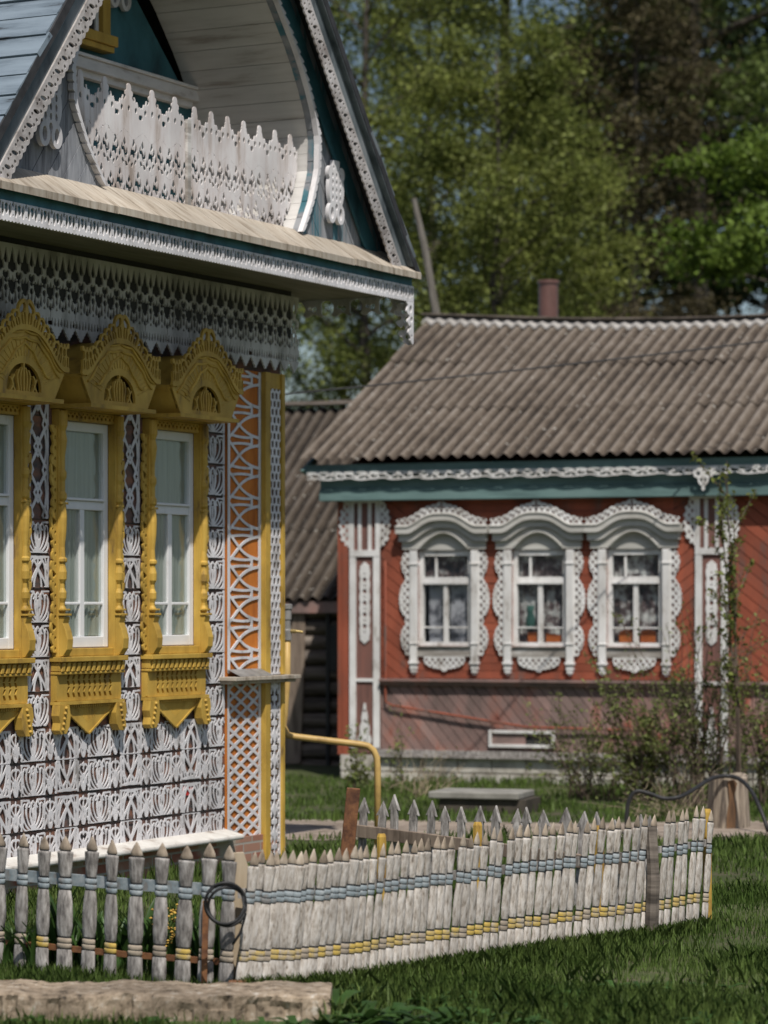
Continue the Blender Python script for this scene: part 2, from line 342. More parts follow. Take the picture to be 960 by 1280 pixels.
# ---------------------------------------------------------------- pierced boards
def lace(mb, fn, a0, a1, b0, b1, da, db, th, P, mi=0):
    """cut a board of thickness th out of the signed field fn(A, B) > 0 (marching squares, with cut edges)"""
    na = max(1, math.ceil((a1 - a0) / da)); nb = max(1, math.ceil((b1 - b0) / db))
    A = np.linspace(a0, a1, na + 1); B = np.linspace(b0, b1, nb + 1)
    AA, BB = np.meshgrid(A, B, indexing='ij')
    F = np.array(fn(AA, BB), dtype=float)
    F[0, :] = np.minimum(F[0, :], -1e-4); F[-1, :] = np.minimum(F[-1, :], -1e-4)
    F[:, 0] = np.minimum(F[:, 0], -1e-4); F[:, -1] = np.minimum(F[:, -1], -1e-4)
    I = F > 0
    S = I[:-1, :-1].astype(int) + I[1:, :-1] + I[1:, 1:] + I[:-1, 1:]
    keys = {}
    V, Fc = mb.v, mb.f
    def vert(key, a, b, d):
        k = (key, d)
        i = keys.get(k)
        if i is None:
            i = len(V); keys[k] = i
            V.append(P(a, b, th if d else 0.0))
        return i
    def face(t):
        Fc.append(t); mb.m.append(mi)
    full = (S == 4)
    for j in range(nb):
        i = 0
        row = full[:, j]
        while i < na:
            if row[i]:
                k = i
                while k + 1 < na and row[k + 1]: k += 1
                face((vert((i, j, 'n'), A[i], B[j], 0), vert((k + 1, j, 'n'), A[k + 1], B[j], 0),
                      vert((k + 1, j + 1, 'n'), A[k + 1], B[j + 1], 0), vert((i, j + 1, 'n'), A[i], B[j + 1], 0)))
                i = k + 1
            else:
                i += 1
    for i, j in np.argwhere((S > 0) & (S < 4)):
        i = int(i); j = int(j)
        cs = ((i, j), (i + 1, j), (i + 1, j + 1), (i, j + 1))
        poly = []
        for q in range(4):
            p0 = cs[q]; p1 = cs[(q + 1) % 4]
            f0 = F[p0]; f1 = F[p1]
            if f0 > 0: poly.append(((p0[0], p0[1], 'n'), A[p0[0]], B[p0[1]], 0))
            if (f0 > 0) != (f1 > 0):
                t = min(.97, max(.03, f0 / (f0 - f1)))
                lo = min(p0, p1)
                poly.append(((lo[0], lo[1], 'h' if p0[1] == p1[1] else 'v'),
                             A[p0[0]] + t * (A[p1[0]] - A[p0[0]]), B[p0[1]] + t * (B[p1[1]] - B[p0[1]]), 1 if f0 > 0 else 2))
        n = len(poly)
        if n < 3: continue
        face(tuple(vert(p[0], p[1], p[2], 0) for p in poly))
        for q in range(n):
            p, r = poly[q], poly[(q + 1) % n]
            if p[3] == 1 and r[3] == 2:
                face((vert(p[0], p[1], p[2], 0), vert(p[0], p[1], p[2], 1), vert(r[0], r[1], r[2], 1), vert(r[0], r[1], r[2], 0)))

def front(y):              # board in the x-z plane whose front face is at depth y
    return lambda a, b, d: (a, y + d, b)

def bez(p0, p1, p2, p3, n=8):
    o = []
    for i in range(n + 1):
        t = i / n; s = 1 - t
        o.append((s**3 * p0[0] + 3 * s * s * t * p1[0] + 3 * s * t * t * p2[0] + t**3 * p3[0],
                  s**3 * p0[1] + 3 * s * s * t * p1[1] + 3 * s * t * t * p2[1] + t**3 * p3[1]))
    return o

def stroke(X, Z, S):
    """union of rounded strokes: S = [(points, width), ...]"""
    out = np.full(X.shape, -1.0)
    for pts, w in S:
        for (ax, az), (bx, bz) in zip(pts[:-1], pts[1:]):
            dx, dz = bx - ax, bz - az
            l2 = dx * dx + dz * dz + 1e-12
            t = np.clip(((X - ax) * dx + (Z - az) * dz) / l2, 0, 1)
            d = np.hypot(X - ax - t * dx, Z - az - t * dz)
            np.maximum(out, w / 2 - d, out=out)
    return out

def circ(X, Z, x, z, r, sz=1.0):
    return r - np.hypot(X - x, (Z - z) / sz)

def drop(X, Z, x, z0, z1, w):
    """lancet hole: pointed at z0, rounded at z1"""
    s = np.clip((Z - z0) / (z1 - z0), -.2, 1.2)
    g = np.where(s < .7, s / .7, np.sqrt(np.clip(1 - ((s - .7) / .3) ** 2, 0, 1)))
    g = np.where((s <= 0) | (s >= 1), -.3, g)
    return w / 2 * g - np.abs(X - x)

def fold(X, p, x0=0.0):
    return np.mod(X - x0 + p / 2, p) - p / 2

# ---------------------------------------------------------------- boards
def clip_half(poly, nx, nz, c):
    """keep the side nx*x + nz*z <= c"""
    out = []
    n = len(poly)
    for i in range(n):
        a = poly[i]; b = poly[(i + 1) % n]
        da = nx * a[0] + nz * a[1] - c; db = nx * b[0] + nz * b[1] - c
        if da <= 0: out.append(a)
        if (da <= 0) != (db <= 0):
            t = da / (da - db)
            out.append((a[0] + t * (b[0] - a[0]), a[1] + t * (b[1] - a[1])))
    return out

def planks(mb, poly, ang, w, gap, y0, y1, mi=0, jit=0.002, P=None):
    """fill a polygon with boards running at angle ang"""
    nx, nz = -math.sin(ang), math.cos(ang)
    ds = [nx * a + nz * b for a, b in poly]
    k = math.floor(min(ds) / w)
    while k * w < max(ds):
        q = clip_half(poly, nx, nz, (k + 1) * w - gap)
        if len(q) > 2: q = clip_half(q, -nx, -nz, -k * w)
        if len(q) > 2:
            jj = .004 * math.sin(k * 12.9898) if jit == 'fixed' else random.uniform(-jit, jit)
            mb.prism(q, y0 + jj, y1, mi, P)
        k += 1
# ------------------------------------------------------------------ camera, sun, sky
cam = bpy.data.cameras.new('camera'); camo = bpy.data.objects.new('camera', cam); COL.objects.link(camo)
cam.sensor_fit = 'VERTICAL'; cam.sensor_height = 36; cam.sensor_width = 27
cam.lens = 36 * 3700 / 1280
cam.shift_y = (757 - 640) / 1280
cam.clip_start = .5; cam.clip_end = 2000
camo.location = (0, 0, 1.95); camo.rotation_euler = (R(90), 0, 0)
cam.dof.use_dof = True; cam.dof.focus_distance = 18.2; cam.dof.aperture_fstop = 2.1; cam.dof.aperture_blades = 9
SC.camera = camo

SUN_AZ, SUN_EL = R(14), R(57)          # azimuth measured from behind the camera towards its right
sdir = Vector((math.sin(SUN_AZ) * math.cos(SUN_EL), -math.cos(SUN_AZ) * math.cos(SUN_EL), math.sin(SUN_EL)))
sun = bpy.data.lights.new('sun', 'SUN'); sun.energy = 4.7; sun.angle = R(.5); sun.color = (1, .95, .87)
suno = bpy.data.objects.new('sun', sun); COL.objects.link(suno)
suno.rotation_euler = sdir.to_track_quat('Z', 'Y').to_euler(); suno.location = (3, -5, 30)
W = bpy.data.worlds.new('World'); SC.world = W; W.use_nodes = True
wn = W.node_tree
bg = wn.nodes.get('Background') or wn.nodes.new('ShaderNodeBackground')
sky = wn.nodes.new('ShaderNodeTexSky'); sky.sky_type = 'NISHITA'; sky.sun_disc = False
sky.sun_elevation = SUN_EL; sky.sun_rotation = R(180) - SUN_AZ
sky.dust_density = 1.5
wn.links.new(sky.outputs[0], bg.inputs[0]); bg.inputs[1].default_value = .088
SC.view_settings.view_transform = 'Standard'; SC.view_settings.look = 'None'
SC.view_settings.exposure = -0.15; SC.view_settings.gamma = 1
SC.cycles.max_bounces = 6; SC.cycles.transparent_max_bounces = 8

# ------------------------------------------------------------------ ground
g = MB(); g.add([(-600, -200, 0), (600, -200, 0), (600, 900, 0), (-600, 900, 0)], [(0, 1, 2, 3)])
tag(g.build('ground', M['soil']), kind='structure')
g = MB()
xs = np.linspace(-14, 16, 90)
nearv = [(x, 24.7 - .02 * x + .14 * math.sin(x * 2.1) + .08 * math.sin(x * 5.3 + 1), .006) for x in xs]
farv = [(x, 26.7 - .05 * x + .16 * math.sin(x * 1.7 + 2) + .08 * math.sin(x * 6.1), .006) for x in xs]
n = len(xs)
g.add(nearv + farv, [(i, i + 1, n + i + 1, n + i) for i in range(n - 1)])
tag(g.build('dirt_path', M['dirt']), kind='structure')

# ================================================================== NEAR HOUSE
A_NEAR = math.atan(1920 / 3700)
near = thing('carved_house', 'white wooden house covered in lace carving with yellow window casings and a blue gable', 'house',
             ((350 - 480) / 3700 * 23, 23.0, 0), pi / 2 - A_NEAR)
TC = -2.29                      # gable centre line
WINS = [-1.615, -2.775, -3.935]
DEEP = 6.5

b = MB()   # walls round the window openings
edges = [-4.75] + [e for c in sorted(WINS) for e in (c - .315, c + .315)] + [0.0]
for i in range(0, len(edges), 2):
    b.box(edges[i], edges[i + 1], 0, .16, .2, 4.5)
for c in WINS:
    b.box(c - .315, c + .315, 0, .16, .2, 1.66)
    b.box(c - .315, c + .315, 0, .16, 3.22, 4.5)
b.box(-.16, 0, .16, DEEP, .2, 4.5); b.box(-4.75, -4.59, .16, DEEP, .2, 4.5); b.box(-4.59, -.16, DEEP - .16, DEEP, .2, 4.5)
b.build('log_wall', M['backing'], near)
for xs_, xe_ in ((-4.775, -4.752), (.002, .025)):
    b = MB(); planks(b, [(0.0, .22), (DEEP, .22), (DEEP, 4.38), (0.0, 4.38)], 0, .14, .006, xs_, xe_, 0, .002, lambda a, c, d: (d, a, c)); b.build('side_boarding', M['clap'], near)
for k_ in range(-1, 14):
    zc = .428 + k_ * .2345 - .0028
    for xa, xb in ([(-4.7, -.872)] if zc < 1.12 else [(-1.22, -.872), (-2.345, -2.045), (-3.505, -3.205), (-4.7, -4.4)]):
        b = MB(); b.box(xa, xb, -.006, -.0005, zc - .0028, zc + .0028); b.build('gap_shade_strip', M['interior'], near)  # near-black strips paint in the shade of the gaps between siding rows
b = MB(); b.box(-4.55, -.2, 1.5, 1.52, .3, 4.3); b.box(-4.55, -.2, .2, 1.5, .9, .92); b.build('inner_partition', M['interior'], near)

b = MB(); b.box(-4.8, .0, -.05, .25, -.3, .2); b.box(-.2, .0, .25, DEEP, -.3, .2); b.box(-4.8, -4.6, .25, DEEP, -.3, .2); b.build('brick_plinth', M['brick'], near)
b = MB()
b.add([(x, y, z) for x in (-4.8, -.84) for y, z in ((.0, .20), (-.17, .202), (-.17, .235), (.0, .275))],
      [(0, 1, 2, 3), (7, 6, 5, 4), (0, 4, 5, 1), (1, 5, 6, 2), (2, 6, 7, 3), (3, 7, 4, 0)])
b.build('whitewashed_ledge', M['whitewash'], near, bevel=.012)

# ---- carved siding tiles
ROW = .2345
def palmette(x, z):
    x = np.abs(x)
    w = .0122
    return stroke(x, z, [
        ([(0, 0), (0, .15)], w), (bez((0, .015), (.042, .08), (.05, .17), (0, .205)), w),
        (bez((.004, .01), (.07, .05), (.11, .13), (.062, .195)), w), (bez((.0, .0), (.03, .07), (.025, .13), (.012, .175)), w * .7), (bez((.062, .195), (.03, .215), (.03, .165), (.052, .16)), w * .9),
        (bez((.01, .0), (.09, .02), (.14, .09), (.118, .17)), w), (bez((.118, .17), (.10, .205), (.085, .19), (.088, .165)), w * .8),
        (bez((.02, .002), (.09, -.005), (.135, .02), (.125, .07)), w), ([(0, .0), (.13, .0)], .012), ([(.05, .21), (.13, .212)], .012)])
def cross(x, z):
    x = np.abs(x); w = .0185
    return stroke(x, z, [
        (bez((0, .208), (.075, .205), (.108, .12), (.098, .0)), w), (bez((.112, .0), (.07, .06), (.02, .11), (0, .14)), w),
        (bez((0, .14), (-.02, .16), (-.05, .185), (-.07, .20)), w), (bez((.045, .0), (.045, .06), (.02, .1), (.0, .125)), w * .8),
        (bez((0, .14), (.03, .165), (.05, .19), (.055, .205)), w * .9),
        ([(0, .12), (0, .205)], w * .7), ([(0, .0), (.128, .0)], .012), ([(0, .212), (.13, .212)], .012), ([(.125, 0), (.125, .21)], .014),
        (bez((.124, .1), (.10, .15), (.1, .18), (.075, .21)), w * .7)])
def filler(x, z):
    w = .0135
    return np.maximum(stroke(np.abs(x), z, [(bez((.0, .0), (.055, .05), (-.02, .10), (.04, .14)), w), (bez((.04, .14), (.07, .17), (.02, .21), (.0, .175)), w * .9),
        ([(.068, .0), (.068, .212)], w), (bez((.066, .03), (.02, .06), (.03, .12), (.068, .12)), w * .8)]),
        stroke(x, z, [([(0, 0), (0, .21)], w * .8)]))
def tile_z(z):
    k = np.floor((z - .428) / ROW)
    return k, (z - .428) - k * ROW
GAPH = .0055
def rowcut(F, zz):
    return np.minimum(F, np.minimum(zz - .001, ROW - GAPH - zz))
def uneven(x, z):
    return .0009 * np.sin(x * 61 + 2 * np.sin(z * 47)) + .0006 * np.sin(z * 83 + x * 29)
def siding(x, z):
    k, zz = tile_z(z)
    xr = fold(x, .82, -1.36)
    d = np.abs(xr)
    odd = (k % 2) == 1
    zf = np.where(odd, (ROW - GAPH) - zz, zz)
    F = np.where(d < .128, cross(np.clip(xr, -.13, .13), zf), -1)
    F = np.where((d >= .128) & (d < .282), filler(d - .205, zz), F)
    F = np.where(d >= .282, palmette(d - .41, zz), F)
    return rowcut(F + uneven(x, z), zz)
def column(xc):
    def fn(x, z):
        k, zz = tile_z(z)
        F = palmette((x - xc) * .80, zz)
        F = np.maximum(F, .011 - np.abs(np.abs(x - xc) - .163))
        return rowcut(F + uneven(x, z), zz)
    return fn
def strip(xc):
    def fn(x, z):
        k, zz = tile_z(z)
        u = x - xc
        up = (k >= 9)
        F1 = cross(np.clip(u, -.14, .14), zz)
        F2 = palmette(u, zz)
        F3 = stroke(np.abs(u), np.mod(z - 2.56, .31), [(bez((.12, 0), (.02, .08), (-.04, .23), (-.12, .31)), .024), (bez((.12, .31), (.02, .23), (-.04, .08), (-.12, 0)), .024), (bez((.045, -.02), (.12, .09), (.12, .22), (.045, .33)), .018), ([(.0, .09), (.045, .155), (.0, .22)], .016), ([(.118, -.02), (.118, .33)], .022)])
        F = np.where(up, F3, np.where((k % 3) == 0, F2, np.where((k % 3) == 1, F1, F2)))
        return rowcut(F + uneven(x, z), np.where(up, np.clip(zz, .002, ROW - GAPH - .002), zz))
    return fn
LY, LT = -.016, .006
b = MB(); lace(b, siding, -4.70, -.872, .24, 1.132, .0095, .0075, LT, front(LY)); b.build('carved_siding', M['lace'], near)
b = MB(); lace(b, column(-1.045), -1.22, -.872, 1.132, 3.74, .0085, .0075, LT, front(LY)); b.build('carved_siding', M['lace'], near)
for xc in (-2.195, -3.355, -4.55):
    b = MB(); lace(b, strip(xc), xc - .15, xc + .15, 1.132, 3.74, .009, .0075, LT, front(LY)); b.build('carved_siding', M['lace'], near)
b = MB()
b.prism([(-1.40 + .075 * math.cos(a), .60 + .045 * math.sin(a)) for a in np.linspace(0, 2 * pi, 14)[:-1]], -.009, -.002)
b.build('red_painted_spot', M['redplastic'], near)

# ---- corner pilaster
pil = part('corner_pilaster', near)
b = MB(); b.box(-.846, -.36, -.022, -.001, .10, 3.74); b.build('orange_board', M['orange'], pil)
x0, x1 = -.85, -.355; PW = x1 - x0
def fan(x, z):
    u = (x - x0) / PW; p = .232
    v = fold(z, p, .07)
    S = []
    for s in (1, -1):
        S += [(bez((.34, 0), (.5, s * .055), (.75, s * .085), (1.02, s * .088)), .022), ([(.34, 0), (0, s * p / 2)], .023),
              (bez((.13, s * p * .36), (.3, s * p * .40), (.5, s * p * .42), (.72, s * p * .38)), .020)]
    S2 = []
    for pts, w in S:
        S2.append(([(a * PW, c) for a, c in pts], w))
    F = stroke(u * PW, v, S2)
    F = np.maximum(F, np.where(np.abs(v) > p * .37, .014 - np.abs(u * PW - .72 * PW), -1))
    return np.maximum(F, np.maximum(.03 - (x - x0), .034 - (x1 - x)))
b = MB(); lace(b, fan, x0, x1, 1.44, 3.735, .0085, .0075, .007, front(-.033)); b.build('fan_lattice', M['lace'], pil)
def diam(x, z):
    u = x - x0; p, q = .19, .094
    a = fold(u / p + z / q, 1.0); c = fold(u / p - z / q, 1.0)
    F = .0118 - np.minimum(np.abs(a), np.abs(c)) * .084
    return np.maximum(F, np.maximum(.022 - u, .03 - (x1 - x)))
b = MB(); lace(b, diam, x0, x1, .10, 1.375, .0085, .0075, .007, front(-.033)); b.build('diamond_lattice', M['lace'], pil)
b = MB(); b.box(-.95, .06, -.16, .02, 1.385, 1.415); b.box(-.93, .04, -.12, .02, 1.36, 1.383); b.build('pilaster_shelf', M['shelf'], pil, bevel=.004)
b = MB(); b.add([(-.86, -.15, 1.417), (-.36, -.15, 1.417), (-.36, -.03, 1.47), (-.86, -.03, 1.47)], [(0, 1, 2, 3)]); b.add([(-.36, -.15, 1.417), (-.36, -.03, 1.417), (-.36, -.03, 1.47)], [(0, 1, 2)])
b.build('drip_flashing', M['valve'], pil)
b = MB()
for a0, a1 in ((-.353, -.275), (-.095, -.05)):
    b.box(a0, a1, -.075, -.001, .0, 1.358); b.box(a0, a1, -.075, -.001, 1.417, 3.74)
b.box(-.275, -.095, -.055, -.03, 3.62, 3.74)
b.build('yellow_edge_board', M['yellow'], pil, bevel=.004)
b = MB(); b.box(-.275, -.095, -.03, -.001, .0, 3.62); b.build('dark_backing', M['backing'], pil)
def mesh_strip(x, z):
    u = x + .185
    p, q = .060, .062
    row = np.floor(z / q)
    uu = fold(u + np.where(row % 2 == 1, p / 2, 0), p); zz = z - row * q - q / 2
    hole = np.minimum(.0185 - np.abs(uu), .026 - np.abs(zz)) - .12 * np.abs(zz)
    return np.maximum(-hole, np.abs(u) - .083)
b = MB(); lace(b, mesh_strip, -.275, -.095, 1.42, 3.62, .0075, .0068, .009, front(-.058)); b.build('pierced_strip', M['lace'], pil)
def mesh_low(x, z):
    u = np.abs(x + .185); v = np.abs(fold(z, .19))
    h = np.maximum.reduce([drop(u, v, .03, .0, .075, .035), .017 - np.hypot(u - .055, (v - .085) / 1.5), .013 - np.hypot(u - .02, (v - .06) / 1.6), .012 - np.hypot(u - .062, (v - .02) / 1.6)])
    return np.maximum(-h, u - .083)
b = MB(); lace(b, mesh_low, -.275, -.095, .02, 1.357, .0075, .0068, .009, front(-.058)); b.build('pierced_strip', M['lace'], pil)

# ---- frieze under the eaves
def frieze(x, z):
    p = .15
    u = fold(x, p, .03); ua = np.abs(u); e = p / 2 - ua; d = 4.345 - z
    hs = [drop(e, d, 0, .015, .19, .078), drop(ua, d, .0, .02, .135, .050), drop(ua, d, .033, .10, .175, .026),
          circ(ua, d, .020, .205, .019, 1.3), drop(ua, d, 0, .20, .262, .042), drop(e, d, 0, .20, .335, .066), circ(ua, d, .040, .262, .016, 2.3),
          circ(ua, d, 0, .295, .023), drop(ua, d, .0, .29, .365, .028), drop(ua, d, .040, .30, .39, .032), drop(e, d, 0, .345, .405, .042),
          drop(ua, d, .0, .375, .405, .026), drop(e, d, .020, .435, .505, .026), drop(ua, d, .020, .44, .51, .026), drop(e, d, 0, .50, .55, .018)]
    h = np.maximum.reduce(hs)
    out = .515 + .085 * (1 - ua / (p / 2)) - .012 * np.abs(np.sin(d * 140)) - d
    F = np.minimum(-h, out)
    s = np.abs(fold(x, .30, -.045))
    F = np.minimum(F, np.where(d > .40, s - .004, 1))
    return F
b = MB(); lace(b, frieze, -4.95, .10, 3.73, 4.345, .007, .0062, .012, front(-.112)); b.build('frieze_lace', M['frieze'], near)
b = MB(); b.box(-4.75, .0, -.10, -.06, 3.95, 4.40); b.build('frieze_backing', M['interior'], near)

# ---- cornice
b = MB(); b.box(-5.3, .66, -.80, .0, 4.385, 4.40); b.box(.0, .66, .0, DEEP, 4.385, 4.40); b.box(-5.3, -4.75, 0, DEEP, 4.385, 4.40); b.build('soffit', M['soffit'], near)
b = MB(); b.box(-5.3, .66, -.815, -.79, 4.40, 4.52); b.box(.645, .665, -.79, DEEP, 4.40, 4.56); b.build('teal_cornice_board', M['teal'], near)
def cornice(x, z):
    p = .142
    u = fold(x, p); ua = np.abs(u); e = p / 2 - ua; d = 4.452 - z
    h = np.maximum.reduce([circ(ua, d, .031, .056, .0155, 2.9), circ(e, d, .0, .05, .017, 2.0), circ(e, d, .0, .03, .020, .8), circ(ua, d, 0, .020, .012, 1.3),
                           circ(ua, d, .0, .085, .006, 1.5)])
    return np.minimum(-h, .118 + .011 * np.abs(np.sin(x * 2 * pi / .075)) - d)
b = MB(); lace(b, cornice, -5.3, .665, 4.32, 4.452, .0058, .0055, .012, front(-.829)); b.build('cornice_lace', M['lace'], near)
def scroll(a, z):
    p = .26
    u = fold(a, p); d = 4.44 - z
    h = np.maximum.reduce([np.minimum(.024 - np.abs(np.hypot(u + .05, d - .125) - .04), .03 - (u + .03)) * .6, circ(u, d, .06, .13, .024), circ(u, d, .105, .12, .016), circ(u, d, -.05, .125, .012)])
    return np.minimum(-h, .178 + .014 * np.cos(a * 2 * pi / .13) - d)
b = MB(); lace(b, scroll, -.78, 5.5, 4.24, 4.44, .012, .008, .012, lambda a, z, d: (.667 + d, a, z)); b.build('side_eave_lace', M['frieze'], near)
def pendant(a, z):
    d = 4.44 - z
    h = np.maximum.reduce([circ(a, d, .05, .17, .022, 1.4), circ(a, d, .035, .25, .018, 1.3), circ(a, d, .055, .31, .014, 1.4), circ(a, d, .08, .23, .012, 1.4), circ(a, d, .035, .38, .01, 1.5)])
    w = .115 - .05 * np.clip((d - .12) / .3, 0, 1) + .014 * np.sin(d * 75)
    return np.minimum.reduce([-h, w - a, a + .001, .45 - .9 * np.abs(a - .02) - d])
b = MB()
lace(b, pendant, 0, .13, 3.97, 4.325, .006, .006, .014, lambda a, z, d: (.66 - a, -.83 + d, z))
lace(b, pendant, 0, .13, 3.97, 4.325, .006, .006, .014, lambda a, z, d: (.665 - d, -.814 + a * 1.3, z))
b.build('corner_pendant', M['lace'], near)

# ---- pent shelf above the cornice
b = MB()
for i in range(22):
    xa = -5.32 + i * 6.02 / 22; xb = xa + 6.02 / 22 - .002
    j = random.uniform(-.002, .002); k = random.uniform(-.004, .004)
    b.add([(x, y, z + j) for x in (xa, xb) for y, z in ((-.60, 4.70), (-.876 + k, 4.507), (-.876 + k, 4.555), (-.60, 4.745))],
          [(0, 1, 2, 3), (7, 6, 5, 4), (0, 4, 5, 1), (1, 5, 6, 2), (2, 6, 7, 3), (3, 7, 4, 0)])
b.build('pent_shelf', M['shelf'], near)

# ---- gable
SL = .817                                           # run per unit of rise
def rake_x(z, s, off=0.0):                          # x on the outer roof line
    return TC + s * ((8.23 - z) * SL - off)
OPEN = [(4.70, 1.40), (4.95, 1.56), (5.2, 1.66), (5.44, 1.67), (5.62, 1.61), (5.8, 1.51), (5.95, 1.41), (6.1, 1.29), (6.25, 1.15), (6.41, 1.0), (6.65, .72), (6.9, .40), (7.02, .0)]
OPEN_L = [(4.70, 1.22), (4.95, 1.44), (5.2, 1.59), (5.44, 1.62), (5.62, 1.56)] + OPEN[5:]
def open_w(z, s=1):
    Q = OPEN if s > 0 else OPEN_L
    return float(np.interp(z, [q[0] for q in Q], [q[1] for q in Q]))
GY = -.64
for s, mm in ((1, 'teal_worn'), (-1, 'greywood')):
    b = MB()
    Q_ = OPEN if s > 0 else OPEN_L
    lev = [(4.68, Q_[0][1])] + Q_[1:] + [(8.1, 0.0)]
    for (za, wa), (zb, wb) in zip(lev[:-1], lev[1:]):
        q = [(TC + s * wa, za), (rake_x(za, s, .1), za), (rake_x(zb, s, .1), zb), (TC + s * wb, zb)]
        if abs(q[2][0] - q[3][0]) < 1e-3: q = q[:3]
        planks(b, q, R(-51 * s), .135, .005, GY, GY + .05, 0, 'fixed')
    b.build('gable_boards', M[mm], near)
    # teal rake board and inner teal moulding
    b = MB()
    q = [(rake_x(4.70, s, .22), 4.70), (rake_x(4.70, s, .42), 4.70), (rake_x(7.6, s, .42), 7.6), (rake_x(7.85, s, .22), 7.85)]
    b.prism(q, GY - .022, GY - .006)
    b.prism([(rake_x(4.70, s, .40), 4.70), (rake_x(4.70, s, .44), 4.70), (rake_x(7.55, s, .44), 7.55), (rake_x(7.55, s, .40), 7.55)], GY - .035, GY - .024)
    b.build('rake_board', M['teal'] if s > 0 else M['fascia'], near)
    # bargeboards
    b = MB(); b.prism([(rake_x(4.56, s, .03), 4.56), (rake_x(4.56, s, .26), 4.56), (TC, 8.23 - .26 / SL), (TC, 8.23 - .03 / SL)], -.815, -.795); b.build('verge_fascia', M['fascia'], near)
    b = MB(); b.prism([(rake_x(4.60, s, .02), 4.60), (rake_x(4.60, s, .085), 4.60), (TC, 8.23 - .085 / SL), (TC, 8.23 - .02 / SL)], -.86, -.817); b.build('verge_moulding', M['fascia'], near)
    # carved bargeboard: along the rake a, across w
    L = 3.64 / math.cos(math.atan(SL)) if False else math.hypot(3.6, 3.6 * SL)
    ux_, uz_ = -s * SL / math.hypot(1, SL), 1 / math.hypot(1, SL)
    bx, bz = rake_x(4.60, s, .235), 4.60
    wx, wz = -s * uz_, -abs(ux_)
    def barge(a, w):
        p = .125; u = fold(a, p)
        h = np.maximum.reduce([circ(u - (w - .06) * .5, w, .0, .06, .016, 2.0), circ(np.abs(u), w, .045, .035, .010, 1.3), circ(np.abs(u), w, .04, .095, .011, 1.4)])
        return np.minimum(-h, .118 + .014 * np.abs(np.sin(a * pi / .0625)) - w)
    b = MB(); lace(b, barge, 0, L - .1, 0, .135, .010, .008, .014, lambda a, w, d, s=s, bx=bx, bz=bz, ux_=ux_, uz_=uz_, wx=wx, wz=wz: (bx + a * ux_ + w * wx, -.834 + d, bz + a * uz_ + w * wz))
    b.build('carved_bargeboard', M['bargelace'], near)
    # scalloped trim round the niche
    b = MB()
    zz = np.arange(4.72, 6.95, .062)
    for k in range(len(zz) - 1):
        za, zb = zz[k], zz[k + 1]
        xa, xb = TC + s * open_w(za, s), TC + s * open_w(zb, s)
        wd = .05 if za < 5.5 else .04
        b.prism([(xa, za), (xb, zb), (xb + s * wd * .8, zb), (xa + s * wd, (za + zb) / 2 - .01), (xa + s * wd * .45, za)] if s > 0 else
                [(xa, za), (xa + s * wd * .45, za), (xa + s * wd, (za + zb) / 2 - .01), (xb + s * wd * .8, zb), (xb, zb)], GY - .045, GY - .003)
    b.build('niche_trim', M['lace'], near)
    # clapboard reveal of the niche
    b = MB()
    zz = np.arange(4.70, 7.02, .128)
    for k in range(len(zz)):
        za = zz[k]; zb = min(za + .125, 7.02)
        xa, xb = TC + s * (open_w(za, s) + .012), TC + s * (open_w(zb, s) - .004 + .012)
        xb2, xa2 = xb + s * .02, xa + s * .02
        jj = random.uniform(-.01, .01)
        b.prism([(xa, za), (xa2, za), (xb2, zb), (xb, zb)], GY + .052 if False else GY - .001 + abs(jj), .36)
    b.build('niche_clapboards', M['clap'], near)

b = MB(); b.prism([(TC - 1.75, 4.66), (TC + 1.75, 4.66), (TC + 1.75, 5.6), (TC, 7.1), (TC - 1.75, 5.6)], .37, .40); b.build('niche_back_wall', M['teal'], near)
b = MB(); b.box(TC - 1.7, TC + 1.7, GY + .05, .36, 4.66, 4.70); b.build('niche_floor', M['shelf'], near)
b = MB(); b.box(TC - 1.52, TC + 1.52, .27, .369, 5.77, 5.85); b.box(TC - 1.5, TC + 1.5, .31, .369, 5.72, 5.77); b.box(TC - 1.48, TC + 1.48, .25, .369, 5.852, 5.875); b.build('niche_ledge', M['clap'], near, bevel=.004)
gw = part('attic_window', near)
b = MB()
b.box(TC - .32, TC - .22, .29, .369, 6.06, 6.85); b.box(TC + .22, TC + .32, .29, .369, 6.06, 6.85); b.box(TC - .22, TC + .22, .29, .369, 6.72, 6.85)
b.box(TC - .36, TC + .36, .25, .369, 5.985, 6.06); b.box(TC - .34, TC + .34, .27, .369, 5.94, 5.983)
b.build('frame', M['yellow'], gw, bevel=.006)
b = MB(); b.box(TC - .22, TC - .18, .33, .36, 6.06, 6.72); b.box(TC + .18, TC + .22, .33, .36, 6.06, 6.72); b.box(TC - .02, TC + .02, .33, .36, 6.06, 6.72); b.build('sash', M['white'], gw)
b = MB(); b.box(TC - .18, TC + .18, .345, .35, 6.06, 6.72); b.build('pane', M['interior'], gw)

